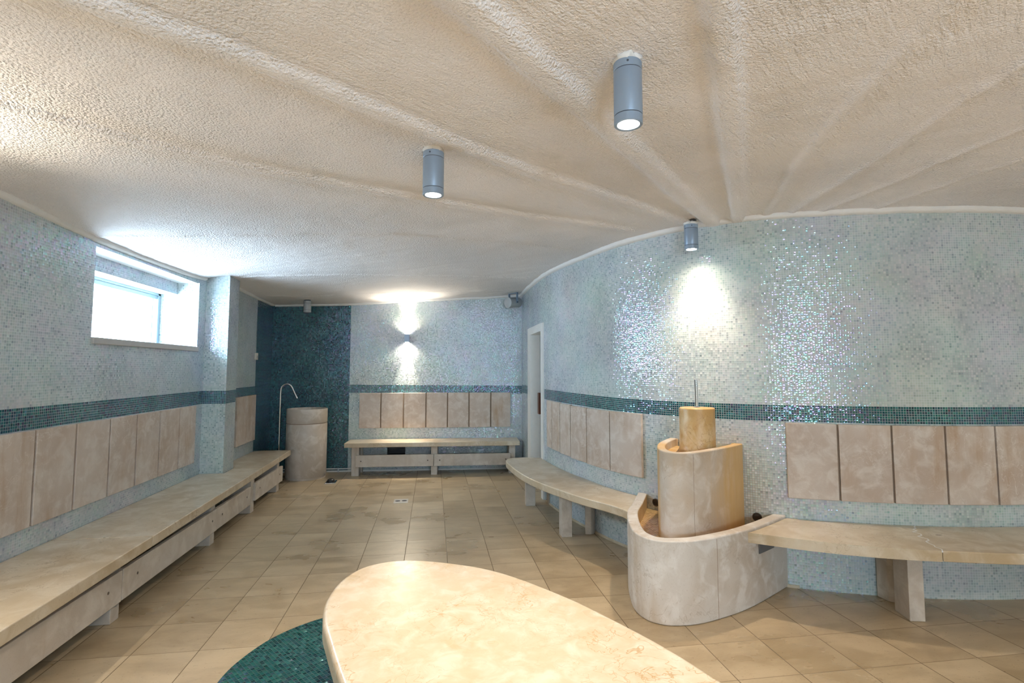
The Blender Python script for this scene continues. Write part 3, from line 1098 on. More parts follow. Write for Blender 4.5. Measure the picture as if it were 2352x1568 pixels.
# left wall, far end first
yl = [5.757, 5.417, 5.055, 4.692, 4.333, 3.958, 3.591, 3.22, 2.85, 2.48]
names = ['pinkish stone backrest panel beside the tiled pier, farthest of the row on the left wall',
         'stone backrest panel on the left wall, second from the tiled pier',
         'stone backrest panel on the left wall, third from the tiled pier',
         'stone backrest panel on the left wall, fourth from the tiled pier, below the window end',
         'stone backrest panel on the left wall, fifth from the tiled pier',
         'stone backrest panel on the left wall, second complete one from the left photo edge',
         'stone backrest panel on the left wall, first complete one from the left photo edge',
         'stone backrest panel on the left wall, cut off by the left photo edge']
for k in range(8):
    a, b = LP.near(-2.38, yl[k] - (.0 if k == 0 else .010)), LP.near(-2.38, yl[k + 1] + .010)
    flat_panel('backrest_panel', LP, a, b, .568, 1.136, .028, names[k], 'stone backrest panels on the left wall', .020 if k < 7 else 0)
# recess beyond the pier
rl = [6.745, 7.06, 7.445]
flat_panel('backrest_panel', LP, LP.near(-2.33, 7.06 - .005), LP.near(-2.33, 6.745), .575, 1.165, .028, 'tan stone backrest panel in the recess, right behind the tiled pier', 'backrest panels in the recess')
flat_panel('backrest_panel', LP, LP.near(-2.33, 7.445), LP.near(-2.33, 7.06 + .005), .575, 1.165, .028, 'tan stone backrest panel in the recess, next to the dark teal corner', 'backrest panels in the recess')
# far wall
xb = [-1.087, -.765, -.434, -.10, .22, .542, .870, 1.176]
for k in range(7):
    a, b = BP.near(xb[k + 1] - .009, 8.06), BP.near(xb[k] + .009, 8.06)
    lab = ['beige stone backrest panel on the far wall, first from the dark teal corner', 'beige stone backrest panel on the far wall, second from the dark teal corner', 'beige stone backrest panel on the far wall, third from left, below the lit wall light',
           'beige stone backrest panel on the far wall, middle one of seven', 'beige stone backrest panel on the far wall, third from the right end', 'beige stone backrest panel on the far wall, second from the right end', 'beige stone backrest panel on the far wall, rightmost, near the door'][k]
    flat_panel('backrest_panel', BP, a, b, .632, 1.148, .03, lab, 'stone backrest panels on the far wall', .018 if k else 0)
# right wall between door and fountain
yr = [(1.297, 5.874), (1.314, 5.69), (1.346, 5.459), (1.396, 5.21), (1.468, 4.896), (1.570, 4.532), (1.72, 4.20)]
for k in range(6):
    a, b = RP.near(*yr[k + 1]) + (.006 if k < 5 else 0), RP.near(*yr[k]) - .006
    lab = ['narrow looking stone backrest panel on the curved wall, closest to the door', 'stone backrest panel on the curved wall, second from the door', 'stone backrest panel on the curved wall, third from the door',
           'stone backrest panel on the curved wall, third one left of the fountain', 'stone backrest panel on the curved wall, second one left of the fountain', 'stone backrest panel on the curved wall, first one left of the fountain'][k]
    dz = (.022, .018, .012, .004, 0, 0)[k]
    flat_panel('backrest_panel', RP, a, b, .613 + dz * 1.2, 1.131 + dz, .03, lab, 'stone backrest panels left of the fountain', .012 if k else 0)
# right wall beyond the fountain
xr = [2.46, 2.744, 3.047, 3.365, 3.685, 4.01]
for k in range(5):
    p0, p1 = xr[k], xr[k + 1]
    ya = np.interp(p0, right_pts[100:, 0], right_pts[100:, 1])
    yb_ = np.interp(p1, right_pts[100:, 0], right_pts[100:, 1])
    a, b = RP.near(p1, yb_) + .006, RP.near(p0, ya) - (.006 if k else 0)
    lab = ['stained stone backrest panel on the curved wall, first one right of the fountain', 'stained stone backrest panel on the curved wall, second one right of the fountain', 'stained stone backrest panel on the curved wall, third one right of the fountain',
           'stained stone backrest panel on the curved wall, fourth one right of the fountain', 'stone backrest panel on the curved wall, cut off by the right photo edge'][k]
    flat_panel('backrest_panel', RP, a, b, .611, 1.124, .03, lab, 'stone backrest panels right of the fountain', .012 if k else 0)


# ------------------------------------------------------------------ benches
def bolts(parent, pts, normal_axis, r=.0085):
    """countersunk bolt heads on a board face"""
    for p in pts:
        if normal_axis == 'x':
            mtx = Matrix.Rotation(R(90), 3, 'Y')
        else:
            mtx = Matrix.Rotation(R(90), 3, 'X')
        m = MB().lathe([(r, -.006), (r, .002), (r * .7, .003), (0, .003)], p, 14, mtx)
        obj('bolt', m, M['bolt'], parent)


def left_bench():
    zt, th = .425, .068
    xf = lambda y: -1.75 - (y - 2.5) * (.12 / 5.03)
    t = thing('stone_bench', (-2.05, 4.0, 0), 'long pale marble bench on stone posts along the left wall', 'bench', 'stone benches along the walls')
    e = .0012
    seg = [(0.6, 3.8), (3.8, 6.2), (6.2, 7.50)]
    for y0, y1 in seg:
        a, b = y0 + e, y1 - e
        poly = [(xf(a), a), (xf(b), b)]
        if y1 < 5.9:
            poly += [(-2.378, b), (-2.378, a)]
        elif y0 < 5.9:
            poly += [(-2.142, b), (-2.138, 5.942), (-2.378, 5.942), (-2.378, a)]
        else:
            poly += [(-2.335, b), (-2.326, 6.29), (-2.155, 6.29), (-2.142, a)]
        obj('seat_slab', MB().prism(poly, zt - th, zt), M['slab'], t, .007, 3)
    zl = zt - th
    for y in (1.9, 3.575, 4.98):
        obj('leg', MB().bb(-2.30, -1.868, y - .045, y + .045, 0, zl), M['post'], t, .004)
    obj('leg', MB().bb(-2.10, -1.872, 5.96, 6.06, 0, zl), M['post'], t, .004)
    obj('leg', MB().bb(-2.28, -1.885, 6.93, 7.03, 0, zl), M['post'], t, .004)
    for y0, y1, x, bl in ((1.0, 3.578, -1.836, (3.44,)), (3.588, 5.0, -1.838, (3.75, 4.90)), (5.006, 5.86, -1.842, (5.12, 5.75)), (6.03, 7.06, -1.850, (6.18, 6.93))):
        b = obj('apron_board', MB().bb(x - .030, x, y0, y1, .112, .296), M['post'], t, .004)
        bolts(b, [(x, yy, .215) for yy in bl], 'x')
    return t


left_bench()


def back_bench():
    t = thing('stone_bench', (*BP.off(BP.near(.05, 8.07), .22), 0), 'short pale stone bench on posts against the far wall', 'bench', 'stone benches along the walls')
    q = lambda x, d: tuple(BP.off(BP.near(x, 8.07), d))
    ang = math.atan2(-.2, 3.692)
    sl = MB().prism([q(-1.20, .43), q(1.27, .43), q(1.27, .006), q(-1.20, .006)], .407, .470)
    obj('seat_slab', sl, M['slab'], t, .008, 3)
    for x, w in ((-1.06, .052), (.045, .045), (1.165, .045)):
        for d0, d1 in ((.22, .345), (.015, .08)):
            c = q(x, (d0 + d1) / 2)
            obj('leg', MB().box((*c, .2035), (w, (d1 - d0) / 2, .2035), ang), M['post'], t, .004)
    for x0, x1, bl in ((-1.05, .035, (-.975, -.045)), (.043, 1.14, (.125, 1.07))):
        c = q((x0 + x1) / 2, .362)
        b = obj('apron_board', MB().box((*c, .21), ((x1 - x0) / 2, .015, .083), ang), M['post'], t, .004)
        bolts(b, [(*q(x, .377), .210) for x in bl], 'y', .010)
    return t


back_bench()

# fountain outline first, the curved benches end against it
FO = catmull([(1.690, 4.255), (1.515, 3.93), (1.400, 3.73), (1.315, 3.50), (1.258, 3.26), (1.278, 3.115), (1.345, 3.045), (1.42, 3.02), (1.55, 3.018), (1.71, 3.06), (1.91, 3.135), (2.13, 3.25), (2.435, 3.435)], 8)
FPATH = Path(FO)


def along_wall(p, q, d=.004):
    """points on the curved wall between two places"""
    a, b = RP.near(*p), RP.near(*q)
    n = max(3, int(abs(b - a) / .05))
    return [tuple(RP.off(s, d)) for s in np.linspace(a, b, n)]


def along_fountain(p, q, d):
    a, b = FPATH.near(*p), FPATH.near(*q)
    n = max(3, int(abs(b - a) / .04))
    return [tuple(FPATH.off(s, d)) for s in np.linspace(a, b, n)]


def right_bench_left():
    zt = .458
    t = thing('stone_bench', (1.2, 5.0, 0), 'curved pale stone bench between the door and the fountain', 'bench', 'stone benches along the walls')
    front = catmull([(1.10, 6.262), (.96, 6.243), (.875, 6.19), (.83, 6.05), (.83, 5.85), (.865, 5.42), (.915, 5.11), (1.004, 4.78), (1.10, 4.53), (1.205, 4.275), (1.335, 4.045), (1.413, 3.875)], 7)
    poly = [tuple(p) for p in front]
    poly += along_fountain((1.42, 3.79), (1.688, 4.25), -.004)
    poly += along_wall((1.685, 4.265), (1.285, 6.2))
    obj('seat_slab', MB().prism(poly, zt - .066, zt), M['slab'], t, .010, 3)
    z = zt - .066
    def leg(x, y, hx, hy, a):
        obj('leg', MB().box((x, y, z / 2), (hx, hy, z / 2), a), M['post'], t, .004)
    leg(1.08, 5.89, .052, .065, -.08)
    leg(1.20, 4.765, .047, .052, .02)
    leg(1.315, 5.9, .030, .05, 0)
    # rear pilaster with a rounded edge
    for (x, y) in ((1.43, 4.83),):
        p = MB().prism([(x - .045, y - .06), (x + .005, y - .075), (x + .035, y - .06), (x + .065, y - .02), (x + .05, y + .06), (x, y + .10)], 0, z)
        obj('leg', p, M['post'], t, .004)
    return t


right_bench_left()


def right_bench_right():
    zt = .466
    t = thing('stone_bench', (2.8, 3.0, 0), 'curved stone bench right of the fountain with a cracked seat slab', 'bench', 'stone benches along the walls')
    front = catmull([(1.985, 3.172), (2.277, 2.967), (2.54, 2.825), (2.83, 2.715), (3.29, 2.585), (3.75, 2.53), (4.3, 2.56), (4.7, 2.66)], 12)
    # zigzag crack between the two slabs
    cw = RP.off(RP.near(3.17, 3.155), .004)
    cf = np.array([2.885, 2.697])
    rng = random.Random(3)
    crack = []
    for k in range(17):
        u = k / 16
        pnt = cf * (1 - u) + cw * u
        d = (cw - cf) / np.hypot(*(cw - cf))
        j = 0 if k in (0, 16) else (rng.random() - .5) * .048
        bow = .035 * math.sin(math.pi * u)
        crack.append((pnt[0] + (-d[1]) * -(j + bow) * -1, pnt[1] + d[0] * (j + bow)))
    i = int(np.argmin(((front - cf) ** 2).sum(1)))
    fl = [tuple(p) for p in front[:i]] + [tuple(c) for c in crack]
    fl += along_wall(crack[-1], (2.45, 3.44))
    fl += along_fountain((2.42, 3.42), (2.02, 3.19), -.004)
    sh = .0025
    obj('seat_slab', MB().prism(fl, zt - .062, zt), M['slab'], t, .006, 3)
    fr_ = [(c[0] + sh, c[1]) for c in crack[::-1]] + [tuple(p) for p in front[i + 1:]]
    fr_ += along_wall((4.75, 3.12), (crack[-1][0] + .01, crack[-1][1]))
    obj('seat_slab', MB().prism(fr_, zt - .062, zt), M['slab'], t, .006, 3)
    # pale filler pressed into the crack
    z = zt - .062
    fil = MB()
    for (x0, y0), (x1, y1) in zip(crack[:-1], crack[1:]):
        L_ = math.hypot(x1 - x0, y1 - y0)
        fil.box(((x0 + x1) / 2 + .001, (y0 + y1) / 2, zt - .004), (L_ / 2 + .002, .0035, .0045), math.atan2(y1 - y0, x1 - x0))
    o = obj('crack_filler', fil, M['caulk'], t)
    o['label'] = 'pale filler in the crack'
    ang = math.atan2(-.021, .085)
    obj('leg', MB().box((2.890, 2.935, z / 2), (.044, .072, z / 2), ang), M['post'], t, .004)
    pl = MB().prism([(2.925, 3.215), (2.93, 3.13), (2.965, 3.095), (3.01, 3.085), (3.05, 3.12), (3.06, 3.165)], 0, z)
    obj('leg', pl, M['tub'], t, .006)
    obj('leg', MB().box((4.0, 2.66, z / 2), (.044, .072, z / 2), .0), M['post'], t, .004)
    # steel plate that carries the slab on the fountain
    pts = along_fountain((2.09, 3.23), (2.26, 3.335), -.003)
    pts2 = along_fountain((2.09, 3.23), (2.26, 3.335), -.009)
    br = obj('bracket', MB().band(pts, pts2, z - .092, z), M['bracket'], t)
    br['label'] = 'dark steel bracket plate'
    return t


right_bench_right()


# ------------------------------------------------------------------ fountain
def fountain():
    t = thing('wall_fountain', (1.75, 3.6, 0), 'pale stone wall fountain with a rounded basin, raised tier and short ochre column', 'fountain')
    rim = .485
    th = .075
    S = np.linspace(0, FPATH.len, 90)
    # the room side of this outline lies to its right, so the inner face is at +th
    inner = [tuple(FPATH.off(s, th)) for s in S]
    outer = [tuple(FPATH.at(s)) for s in S]
    ext = lambda P: [tuple(np.array(P[0]) + (np.array(P[0]) - np.array(P[2])) * e0)] + P[1:-1] + [tuple(np.array(P[-1]) + (np.array(P[-1]) - np.array(P[-3])) * e0)]
    e0 = .3
    outer = ext(outer)
    e0 = 1.4
    inner = ext(inner)
    obj('basin_wall', MB().band(outer, inner, 0, rim, 1), M['basin'], t, .010, 3).data.materials.append(M['ochre'])  # ochre on the inner faces paints in the lamp's warm light
    # joint line of the two stone pieces
    sj = FPATH.near(1.71, 3.06)
    jt = MB().band([tuple(FPATH.off(s, -.0006)) for s in (sj, sj + .003)], [tuple(FPATH.off(s, .002)) for s in (sj, sj + .003)], .004, rim - .012)
    obj('stone_joint', jt, M['joint'], t)
    fl = inner[2:-2] + along_wall(inner[-2], inner[1], .006)
    m = MB().prism(fl, .30, .372)
    bm = m.bm
    u = bm.loops.layers.uv.new('UVMap')
    for f in bm.faces:
        for l in f.loops:
            l[u].uv = (l.vert.co.x / .02 + 100, l.vert.co.y / .02 + 100)
    obj('basin_floor', m, M['wetfloor'], t, smooth_angle=0)
    # raised tier
    top = .962
    PO = catmull([(1.855, 3.985), (1.735, 3.845), (1.625, 3.69), (1.543, 3.52), (1.505, 3.385), (1.515, 3.285), (1.572, 3.238), (1.665, 3.245), (1.78, 3.295), (1.92, 3.375), (2.08, 3.475), (2.225, 3.585)], 8)
    pp = Path(PO)
    S = np.linspace(0, pp.len, 80)
    out = [tuple(pp.at(s)) for s in S]
    inn = [tuple(pp.off(s, .055)) for s in S]
    out[0], out[-1] = tuple(RP.off(RP.near(*out[0]), .003)), tuple(RP.off(RP.near(*out[-1]), .003))
    inn[0] = tuple(RP.off(RP.near(1.90, 3.93), .003))
    inn[-1] = tuple(RP.off(RP.near(2.165, 3.645), .003))
    obj('tier_wall', MB().band(out, inn, .372, top), M['tier'], t, .008, 3)
    obj('tier_floor', MB().prism(inn[1:-1] + along_wall(inn[-1], inn[0], .006), .80, .905), M['ochre'], t)
    sj = pp.near(1.665, 3.245)
    jt = MB().band([tuple(pp.off(s, -.0005)) for s in (sj, sj + .002)], [tuple(pp.off(s, .002)) for s in (sj, sj + .002)], .375, top - .01)
    obj('stone_joint', jt, M['joint'], t)
    cx, cy = 1.872, 3.575
    col = MB().lathe([(.150, .905), (.140, .915), (.130, .930), (.124, .95), (.122, .97), (.122, 1.218), (.120, 1.223), (.115, 1.226), (0, 1.227)], (cx, cy, 0), 56)
    obj('column', col, M['ochre'], t, smooth_angle=50)
    fl = MB().lathe([(.024, 1.226), (.024, 1.230), (.014, 1.233), (.012, 1.236)], (cx, cy, 0), 24)
    sp = obj('spout', MB().tube([(cx, cy, 1.226), (cx - .001, cy, 1.30), (cx - .003, cy, 1.425)], .0105, 16), M['chrome'], t)
    obj('spout_collar', fl, M['chrome'], sp)
    return t


def tier_material():
    """pale stone, rust yellow where the water has run (a stain of its own shape on the right flank and round the left edge)"""
    m = stone('rust_stained_tier_limestone', (0.60, 0.53, 0.46), (0.66, 0.60, 0.54), (0.53, 0.44, 0.35), (0.36, 0.26, 0.16), 0.46, 0.5)
    nt = m.node_tree
    p = nt.nodes['Principled BSDF']
    src = p.inputs['Base Color'].links[0].from_socket
    pos = position(nt)
    sep = nt.nodes.new('ShaderNodeSeparateXYZ')
    L(nt, pos, sep.inputs[0])
    n = noise(nt, scaled(nt, pos, 1, 1, .2), 7.0, 5.0, .6)
    w = math_(nt, 'ADD', sep.outputs[0], math_(nt, 'MULTIPLY', math_(nt, 'SUBTRACT', n.outputs['Fac'], .5), .55))
    right = smooth(nt, w, 1.80, 2.06)
    left = smooth(nt, math_(nt, 'ADD', sep.outputs[1], math_(nt, 'MULTIPLY', n.outputs['Fac'], .06)), 3.40, 3.50)
    leftx = math_(nt, 'SUBTRACT', 1.0, smooth(nt, sep.outputs[0], 1.62, 1.76))
    st = math_(nt, 'MAXIMUM', right, math_(nt, 'MULTIPLY', left, leftx))
    n2 = noise(nt, scaled(nt, pos, 1, 1, .12), 24.0, 4.0, .6)
    oc = mixc(nt, n2.outputs['Fac'], (0.52, 0.30, 0.09), (0.63, 0.42, 0.18))
    L(nt, mixc(nt, math_(nt, 'MULTIPLY', st, .9), src, oc), p.inputs['Base Color'])
    return m


M['tier'] = tier_material()
fountain()


def wall_drain(x, y, z, label):
    s = RP.near(x, y)
    c = RP.off(s, .001)
    tn = RP.tan(s)
    nrm = Vector((-tn[1], tn[0], 0))
    mtx = Vector((0, 0, 1)).rotation_difference(nrm).to_matrix()
    t = thing('overflow_grille', (c[0], c[1], z - .03), label, 'drain', 'round overflow grilles in the curved wall')
    m = MB().lathe([(.031, 0), (.031, .008), (.027, .011), (.023, .008), (.023, .003), (0, .003)], (c[0], c[1], z), 28, mtx)
    obj('rim', m, M['rust'], t)
    g = MB()
    for k in range(-2, 3):
        w = math.sqrt(max(0, .021 ** 2 - (k * .008) ** 2))
        a = math.atan2(tn[1], tn[0])
        p = Vector((c[0], c[1], z)) + nrm * .006
        g.box((p.x, p.y, z + k * .008), (w, .003, .0022), a)
    obj('grille_bar', g, M['rust'], t)


wall_drain(2.291, 3.538, .452, 'round brown overflow grille in the mosaic right of the fountain tier')
wall_drain(1.782, 4.105, .434, 'round brown overflow grille half hidden left of the fountain tier')


# ------------------------------------------------------------------ stone table and floor inlay
TO = catmull([(-.15, 2.972), (-.34, 2.91), (-.435, 2.74), (-.462, 2.52), (-.44, 2.34), (-.40, 2.20), (-.285, 1.86), (-.12, 1.45), (.15, 1.05), (.5, .82), (.85, .83), (1.07, 1.06), (1.07, 1.38), (.958, 1.673), (.886, 1.87), (.79, 2.075), (.61, 2.396), (.352, 2.725), (.10, 2.895)], 9, True)
tt = thing('stone_table', (.3, 1.9, 0), 'large egg shaped cream marble slab table on a green mosaic floor patch', 'table')
obj('tabletop', MB().prism([tuple(p) for p in TO], .385, .48), M['table'], tt, .024, 5)
ctr = np.array([.3, 1.9])
ped = [tuple(ctr + (p - ctr) * .60) for p in TO]
obj('pedestal', MB().prism(ped, .004, .385), M['basin'], tt, .004)
IO = catmull([(-1.007, 2.82), (-.962, 3.04), (-.85, 3.255), (-.645, 3.43), (-.35, 3.53), (0, 3.50), (.42, 3.28), (.85, 2.93), (1.22, 2.45), (1.45, 1.95), (1.55, 1.4), (1.48, .8), (1.1, .4), (.5, .3), (-.1, .6), (-.55, 1.2), (-.85, 1.9), (-.99, 2.5)], 8, True)
im = MB().prism([tuple(p) for p in IO], -.02, .003)
uvl = im.bm.loops.layers.uv.new('UVMap')
for f in im.bm.faces:
    for l in f.loops:
        x, y = l.vert.co.x, l.vert.co.y
        l[uvl].uv = ((x * .80 + y * .60) / .0185 + 300, (-x * .60 + y * .80) / .0185 + 300)
struct(obj('floor_inlay', im, M['inlay'], None, smooth_angle=0))


# ------------------------------------------------------------------ tub, tap, floor drains, wall vent, thermostat
tub = thing('water_tub', (-1.745, 7.82, 0), 'tall round pale stone water tub in the dark teal corner', 'tub')
c = (-1.745, 7.82, 0)
obj('tub_body', MB().lathe([(0.2678, .030), (0.2709, .034), (0.2709, .742), (0.2667, .748)], c, 64), M['tub'], tub, smooth_angle=40)
obj('tub_foot', MB().lathe([(0.2625, 0), (0.2625, .032)], c, 64), M['tub'], tub, smooth_angle=40)
obj('tub_groove', MB().lathe([(0.2625, .74), (0.2625, .765)], c, 64), M['joint'], tub, smooth_angle=40)
obj('tub_rim', MB().lathe([(0.2667, .757), (0.2709, .763), (0.2709, .945), (0.2667, .951), (0.2373, .951), (0.2331, .947), (0.2331, .84), (0, .83)], c, 64), M['tub'], tub, smooth_angle=40)
tap = thing('standing_tap', (-2.10, 7.78, 0), 'slender chrome standing tap with a hooked spout beside the stone tub', 'tap')
path = [(-2.10, 7.78, .004), (-2.10, 7.78, .6), (-2.10, 7.78, 1.17)]
for k in range(1, 10):
    a = math.pi - k / 9 * (math.pi - R(28))
    path.append((-2.02 + .08 * math.cos(a), 7.78, 1.205 + .09 * math.sin(a)))
path.append((-1.878, 7.78, 1.095))
obj('pipe', MB().tube(path, .0125, 16), M['chrome'], tap, smooth_angle=60)
obj('base_flange', MB().lathe([(.035, 0), (.035, .006), (.02, .010)], (-2.10, 7.78, 0), 24), M['chrome'], tap)

fd = thing('floor_drain', (-.348, 6.258, 0), 'square steel floor drain set in the tiles before the far bench', 'drain', 'drains in the tiled floor')
dm = MB().bb(-.428, -.268, 6.168, 6.348, 0, .003)
obj('plate', dm, M['steel'], fd, .001)
sl = MB()
for sx in (-1, 1):
    sl.lathe([(.030, .003), (.028, .0045), (.018, .0045), (.017, .003)], (-.348 + sx * .037, 6.258, 0), 20, None, False)
    for k in range(3):
        a = k * math.pi / 3
        sl.box((-.348 + sx * .037, 6.258, .0038), (.026, .003, .0008), a)
obj('slot', sl, M['groove'], fd)
fd2 = thing('floor_drain', (-1.325, 7.40, 0), 'steel floor drain with a black dome plug beside the stone tub', 'drain', 'drains in the tiled floor')
obj('plate', MB().bb(-1.395, -1.258, 7.315, 7.50, 0, .012), M['chrome'], fd2, .003)
obj('plug', MB().lathe([(.052, .012), (.050, .024), (.040, .038), (.022, .047), (0, .050)], (-1.335, 7.43, 0), 28), M['black'], fd2, smooth_angle=60)

v = BP.off((VENT_S0 + VENT_S1) / 2, 0)
vt = thing('wall_vent', (v[0], v[1], .235), 'black vent opening in the far wall under the bench', 'vent')
vb = MB()
a = math.atan2(-.2, 3.692)
for (dx, dz, hx, hz) in ((0, 0, .13, .004), (0, .125, .13, .004), (-.13, .0625, .004, .0665), (.13, .0625, .004, .0665)):
    cc = BP.off(BP.near(v[0] + dx, v[1]), -.05)
    vb.box((cc[0], cc[1], .235 + dz), (hx, .05, hz), a)
obj('frame', vb, M['darkgap'], vt)
cc = BP.off((VENT_S0 + VENT_S1) / 2, -.10)
obj('back_plate', MB().box((cc[0], cc[1], .2975), (.13, .004, .065), a), M['black'], vt)
sl = MB()
for k in range(4):
    cc = BP.off((VENT_S0 + VENT_S1) / 2, -.03)
    sl.box((cc[0], cc[1], .255 + k * .028), (.128, .012, .002), a)
obj('louvre', sl, M['black'], vt)

th_ = thing('thermostat', (-2.335, 7.43, 1.625), 'small cream thermostat box on the recess wall at the teal edge', 'thermostat')
obj('housing', MB().bb(-2.338, -2.312, 7.39, 7.47, 1.625, 1.715), M['plastic'], th_, .005)
obj('dial', MB().bb(-2.313, -2.306, 7.41, 7.45, 1.645, 1.68), M['sill'], th_, .002)


# ------------------------------------------------------------------ lamps
def spot(name, loc, rot, power, size, blend, col=LAMP_COL, radius=.035, parent=None):
    l = bpy.data.lights.new(name, 'SPOT')
    l.energy = power
    l.color = col
    l.spot_size = R(size)
    l.spot_blend = blend
    l.shadow_soft_size = radius
    o = bpy.data.objects.new(name, l)
    COL.objects.link(o)
    o.location = loc
    o.rotation_euler = rot
    if parent is not None:
        o.parent = parent
        o.location = Vector(loc) - wloc(parent)
    return o


def ceiling_lamp(x, y, length, r, label, power, lit=True, mat='lamp', sealed=True, ztop=None, size=118, blend=1.0, skirt=0):
    zt = float(ceiling_z(np.array([x]), np.array([y]))[0]) if ztop is None else ztop
    zt -= .004
    zb = zt - length
    t = thing('ceiling_lamp', (x, y, zt), label, 'lamp', 'cylindrical downlights under the ceiling')
    if sealed:
        rng = random.Random(int(x * 100))
        prof = [(r * .80, zt + .012), (r * 1.02, zt + .006), (r * .96, zt - .010), (r * .7, zt - .016)]
        m = MB().lathe(prof, (x, y, 0), 26)
        for vv in m.bm.verts:
            d = Vector((vv.co.x - x, vv.co.y - y, 0))
            vv.co += d * (rng.random() - .5) * .35
            vv.co.z += (rng.random() - .5) * .012
        o = obj('sealant', m, M['caulk'], t, smooth_angle=80)
        o['label'] = 'white sealant round the lamp foot'
    obj('stem', MB().lathe([(r * .965, zb + .016), (r * .965, zt - .02), (r * .8, zt - .018), (r * .8, zt + .02)], (x, y, 0), 32), M['groove'], t)
    col = obj('collar', MB().lathe([(r * .97, zt - .040), (r, zt - .038), (r, zt - .014), (r * .97, zt - .012)], (x, y, 0), 48), M[mat], t)
    ca = R(-110)
    sx, sy = x + r * math.cos(ca), y + r * math.sin(ca)
    obj('screw', MB().lathe([(.004, -.002), (.004, .001), (0, .001)], (sx, sy, zt - .026), 10, Vector((0, 0, 1)).rotation_difference(Vector((math.cos(ca), math.sin(ca), 0))).to_matrix()), M['groove'], col)
    obj('body', MB().lathe([(r * .985, zb + .034), (r, zb + .036), (r, zt - .045), (r * .985, zt - .043)], (x, y, 0), 48), M[mat], t)
    obj('bezel', MB().lathe([(r * .74, zb + .012), (r * .78, zb + .002), (r * .95, zb), (r, zb + .003), (r, zb + .030), (r * .985, zb + .031)], (x, y, 0), 48, None, False), M[mat], t)
    obj('lens', MB().lathe([(r * .75, zb + .012), (r * .75, zb + .010), (0, zb + .008)], (x, y, 0), 36), M['lens'] if lit else M['lensoff'], t)
    if lit:
        spot('lamp_light', (x, y, zb - .004), (0, 0, 0), power, size, blend, parent=t)
        if skirt:
            spot('lamp_skirt', (x, y, zb - .004), (0, 0, 0), skirt, 150, blend, parent=t)
    return t


ceiling_lamp(-.009, 2.50, .222, .0500, 'silver grey cylinder downlight, lit, over the far end of the table', P_DOWN)
ceiling_lamp(.667, 1.713, .235, .0495, 'silver grey cylinder downlight, lit, largest and nearest to the camera', P_DOWN)
ceiling_lamp(1.90, 3.652, .200, .0500, 'grey cylinder downlight, lit, high on the curved wall over the fountain', P_FOUNT, sealed=True, size=92, skirt=16)
ceiling_lamp(-1.765, 7.74, .17, .052, 'grey cylinder downlight, unlit, over the teal corner with the tub', 0, lit=False, mat='lampdark', sealed=False)
# added downlights behind the camera; their floor bounce brightens the ceiling
for x, y, w in ((-.2, -1.6, 'behind the camera near the middle of the room'), (4.3, -.4, 'near the right end wall'), (2.2, -2.1, 'before the rear window, right side'), (-1.5, -2.4, 'in the rear left corner')):
    ceiling_lamp(x, y, .22, .05, 'added unseen cylinder downlight for ceiling fill, ' + w, P_FILL, sealed=False, size=140)


def spotlight():
    """adjustable spotlight in a bracket, in the far right corner"""
    x, y, z = 1.165, 7.70, 2.488
    zt = float(ceiling_z(np.array([x + .03]), np.array([y]))[0])
    t = thing('spotlight', (x, y, zt), 'grey swivel spotlight in a bracket under the ceiling above the door corner', 'spotlight')
    d = Vector((-.80, -.58, -.10)).normalized()
    mtx = Vector((0, 0, 1)).rotation_difference(d).to_matrix()
    c = Vector((x, y, z))
    r = .075
    obj('body', MB().lathe([(r * .75, -.13), (r * .93, -.12), (r, -.10), (r, .088), (r * .98, .090)], c, 40, mtx), M['lampdark'], t)
    obj('bezel', MB().lathe([(r, .092), (r * 1.03, .095), (r * 1.03, .112), (r * .92, .115)], c, 40, mtx), M['lampdark'], t)
    obj('lens', MB().lathe([(r * .92, .108), (0, .109)], c, 36, mtx), M['lensoff'], t)
    br = MB()
    side = d.cross(Vector((0, 0, 1))).normalized()
    an = math.atan2(side.y, side.x)
    for s in (-1, 1):
        p = c + side * s * (r + .008)
        br.box((p.x, p.y, (z + zt) / 2 + .0), (.004, .018, (zt - z) / 2 + .012), an)
    br.box((x, y, zt - .012), (r + .012, .018, .005), an)
    b = obj('bracket', br, M['lamp'], t)
    for s in (-1, 1):
        k = MB()
        p = c + side * s * (r + .013)
        k.lathe([(.010, 0), (.010, .008), (0, .009)], p, 14, Vector((0, 0, 1)).rotation_difference(side * s).to_matrix())
        obj('knob', k, M['groove'], b)
    obj('ceiling_plate', MB().box((x, y, zt - .004), (.06, .03, .006), an), M['lampdark'], t)
    return t


spotlight()


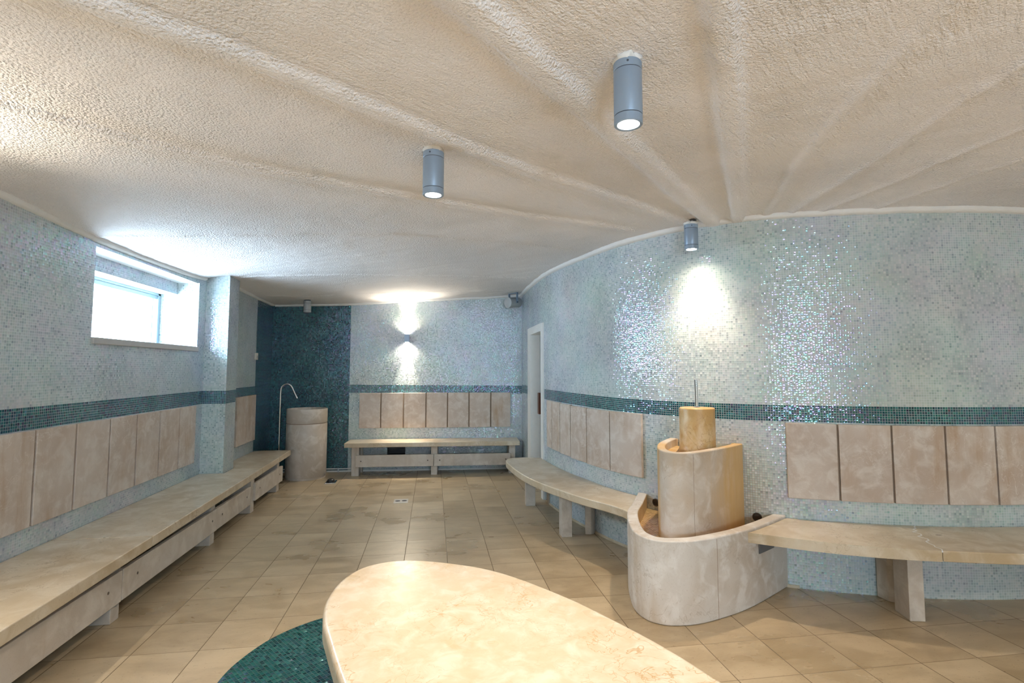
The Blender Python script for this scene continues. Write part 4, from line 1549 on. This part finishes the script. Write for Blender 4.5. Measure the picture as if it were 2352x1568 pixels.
def sconce(p, n, z0, z1, label, power, hw=.035, depth=.12, spread=.16):
    """wall light that shines up and down: p on the wall, n into the room"""
    n = Vector((n[0], n[1], 0)).normalized()
    c = Vector((p[0], p[1], 0)) + n * (depth / 2 + .002)
    a = math.atan2(n.y, n.x) + R(90)
    t = thing('wall_light', (p[0], p[1], (z0 + z1) / 2), label, 'lamp', 'up and down wall lights')
    m = MB()
    w = .006
    zc_, hz = (z0 + z1) / 2, (z1 - z0) / 2
    tg = Vector((math.cos(a), math.sin(a), 0))
    m.box((*(c + n * (depth / 2 - w / 2)).xy, zc_), (hw, w / 2, hz), a)
    m.box((*(c - n * (depth / 2 - w / 2)).xy, zc_), (hw, w / 2, hz), a)
    for s in (-1, 1):
        m.box((*(c + tg * s * (hw - w / 2)).xy, zc_), (w / 2, depth / 2 - w, hz), a)
    m.box((c.x, c.y, zc_), (hw - w, depth / 2 - w, hz * .4), a)
    obj('housing', m, M['lamp'], t)
    for z, rx in ((z1 - .012, 180), (z0 + .012, 0)):
        obj('lens', MB().box((c.x, c.y, z), (hw - w, depth / 2 - w, .003), a), M['lens'], t)
        dz = .018 if rx else -.018
        spot('wall_light_beam', (c.x, c.y, z + dz), (R(rx), 0, 0), power * 1.1, 44, 1.0, radius=.02, col=(1.0, .88, .70), parent=t)
        spot('wall_light_halo', (c.x, c.y, z + dz), (R(rx), 0, 0), power * .16, 146, 1.0, radius=.02, col=(1.0, .88, .70), parent=t)
        spot('wall_light_spread', (c.x, c.y, z + dz), Vector((0, 0, -1)).rotation_difference((n * .62 + Vector((0, 0, .78 if rx else -.78))).normalized()).to_euler(), power * spread, 112, 1.0, radius=.02, col=(1.0, .88, .70), parent=t)
    return t


sconce(BP.at(BP.near(-.393, 8.095)), (0, -1), 1.905, 2.020, 'small silver wall light, lit up and down, on the far wall', P_SCONCE, spread=.5)
sconce((-2.38, 2.15), (1, 0), 1.86, 1.99, 'silver wall light on the left wall near the camera', P_SCONCE * 1.0, spread=.40)
sconce((EAST_X, 1.75), (-1, 0), 1.86, 1.99, 'silver wall light on the right end wall', P_SCONCE * .7)
sconce((2.6, REAR_Y), (0, 1), 1.86, 1.99, 'silver wall light on the wall behind the camera', P_SCONCE * .7)
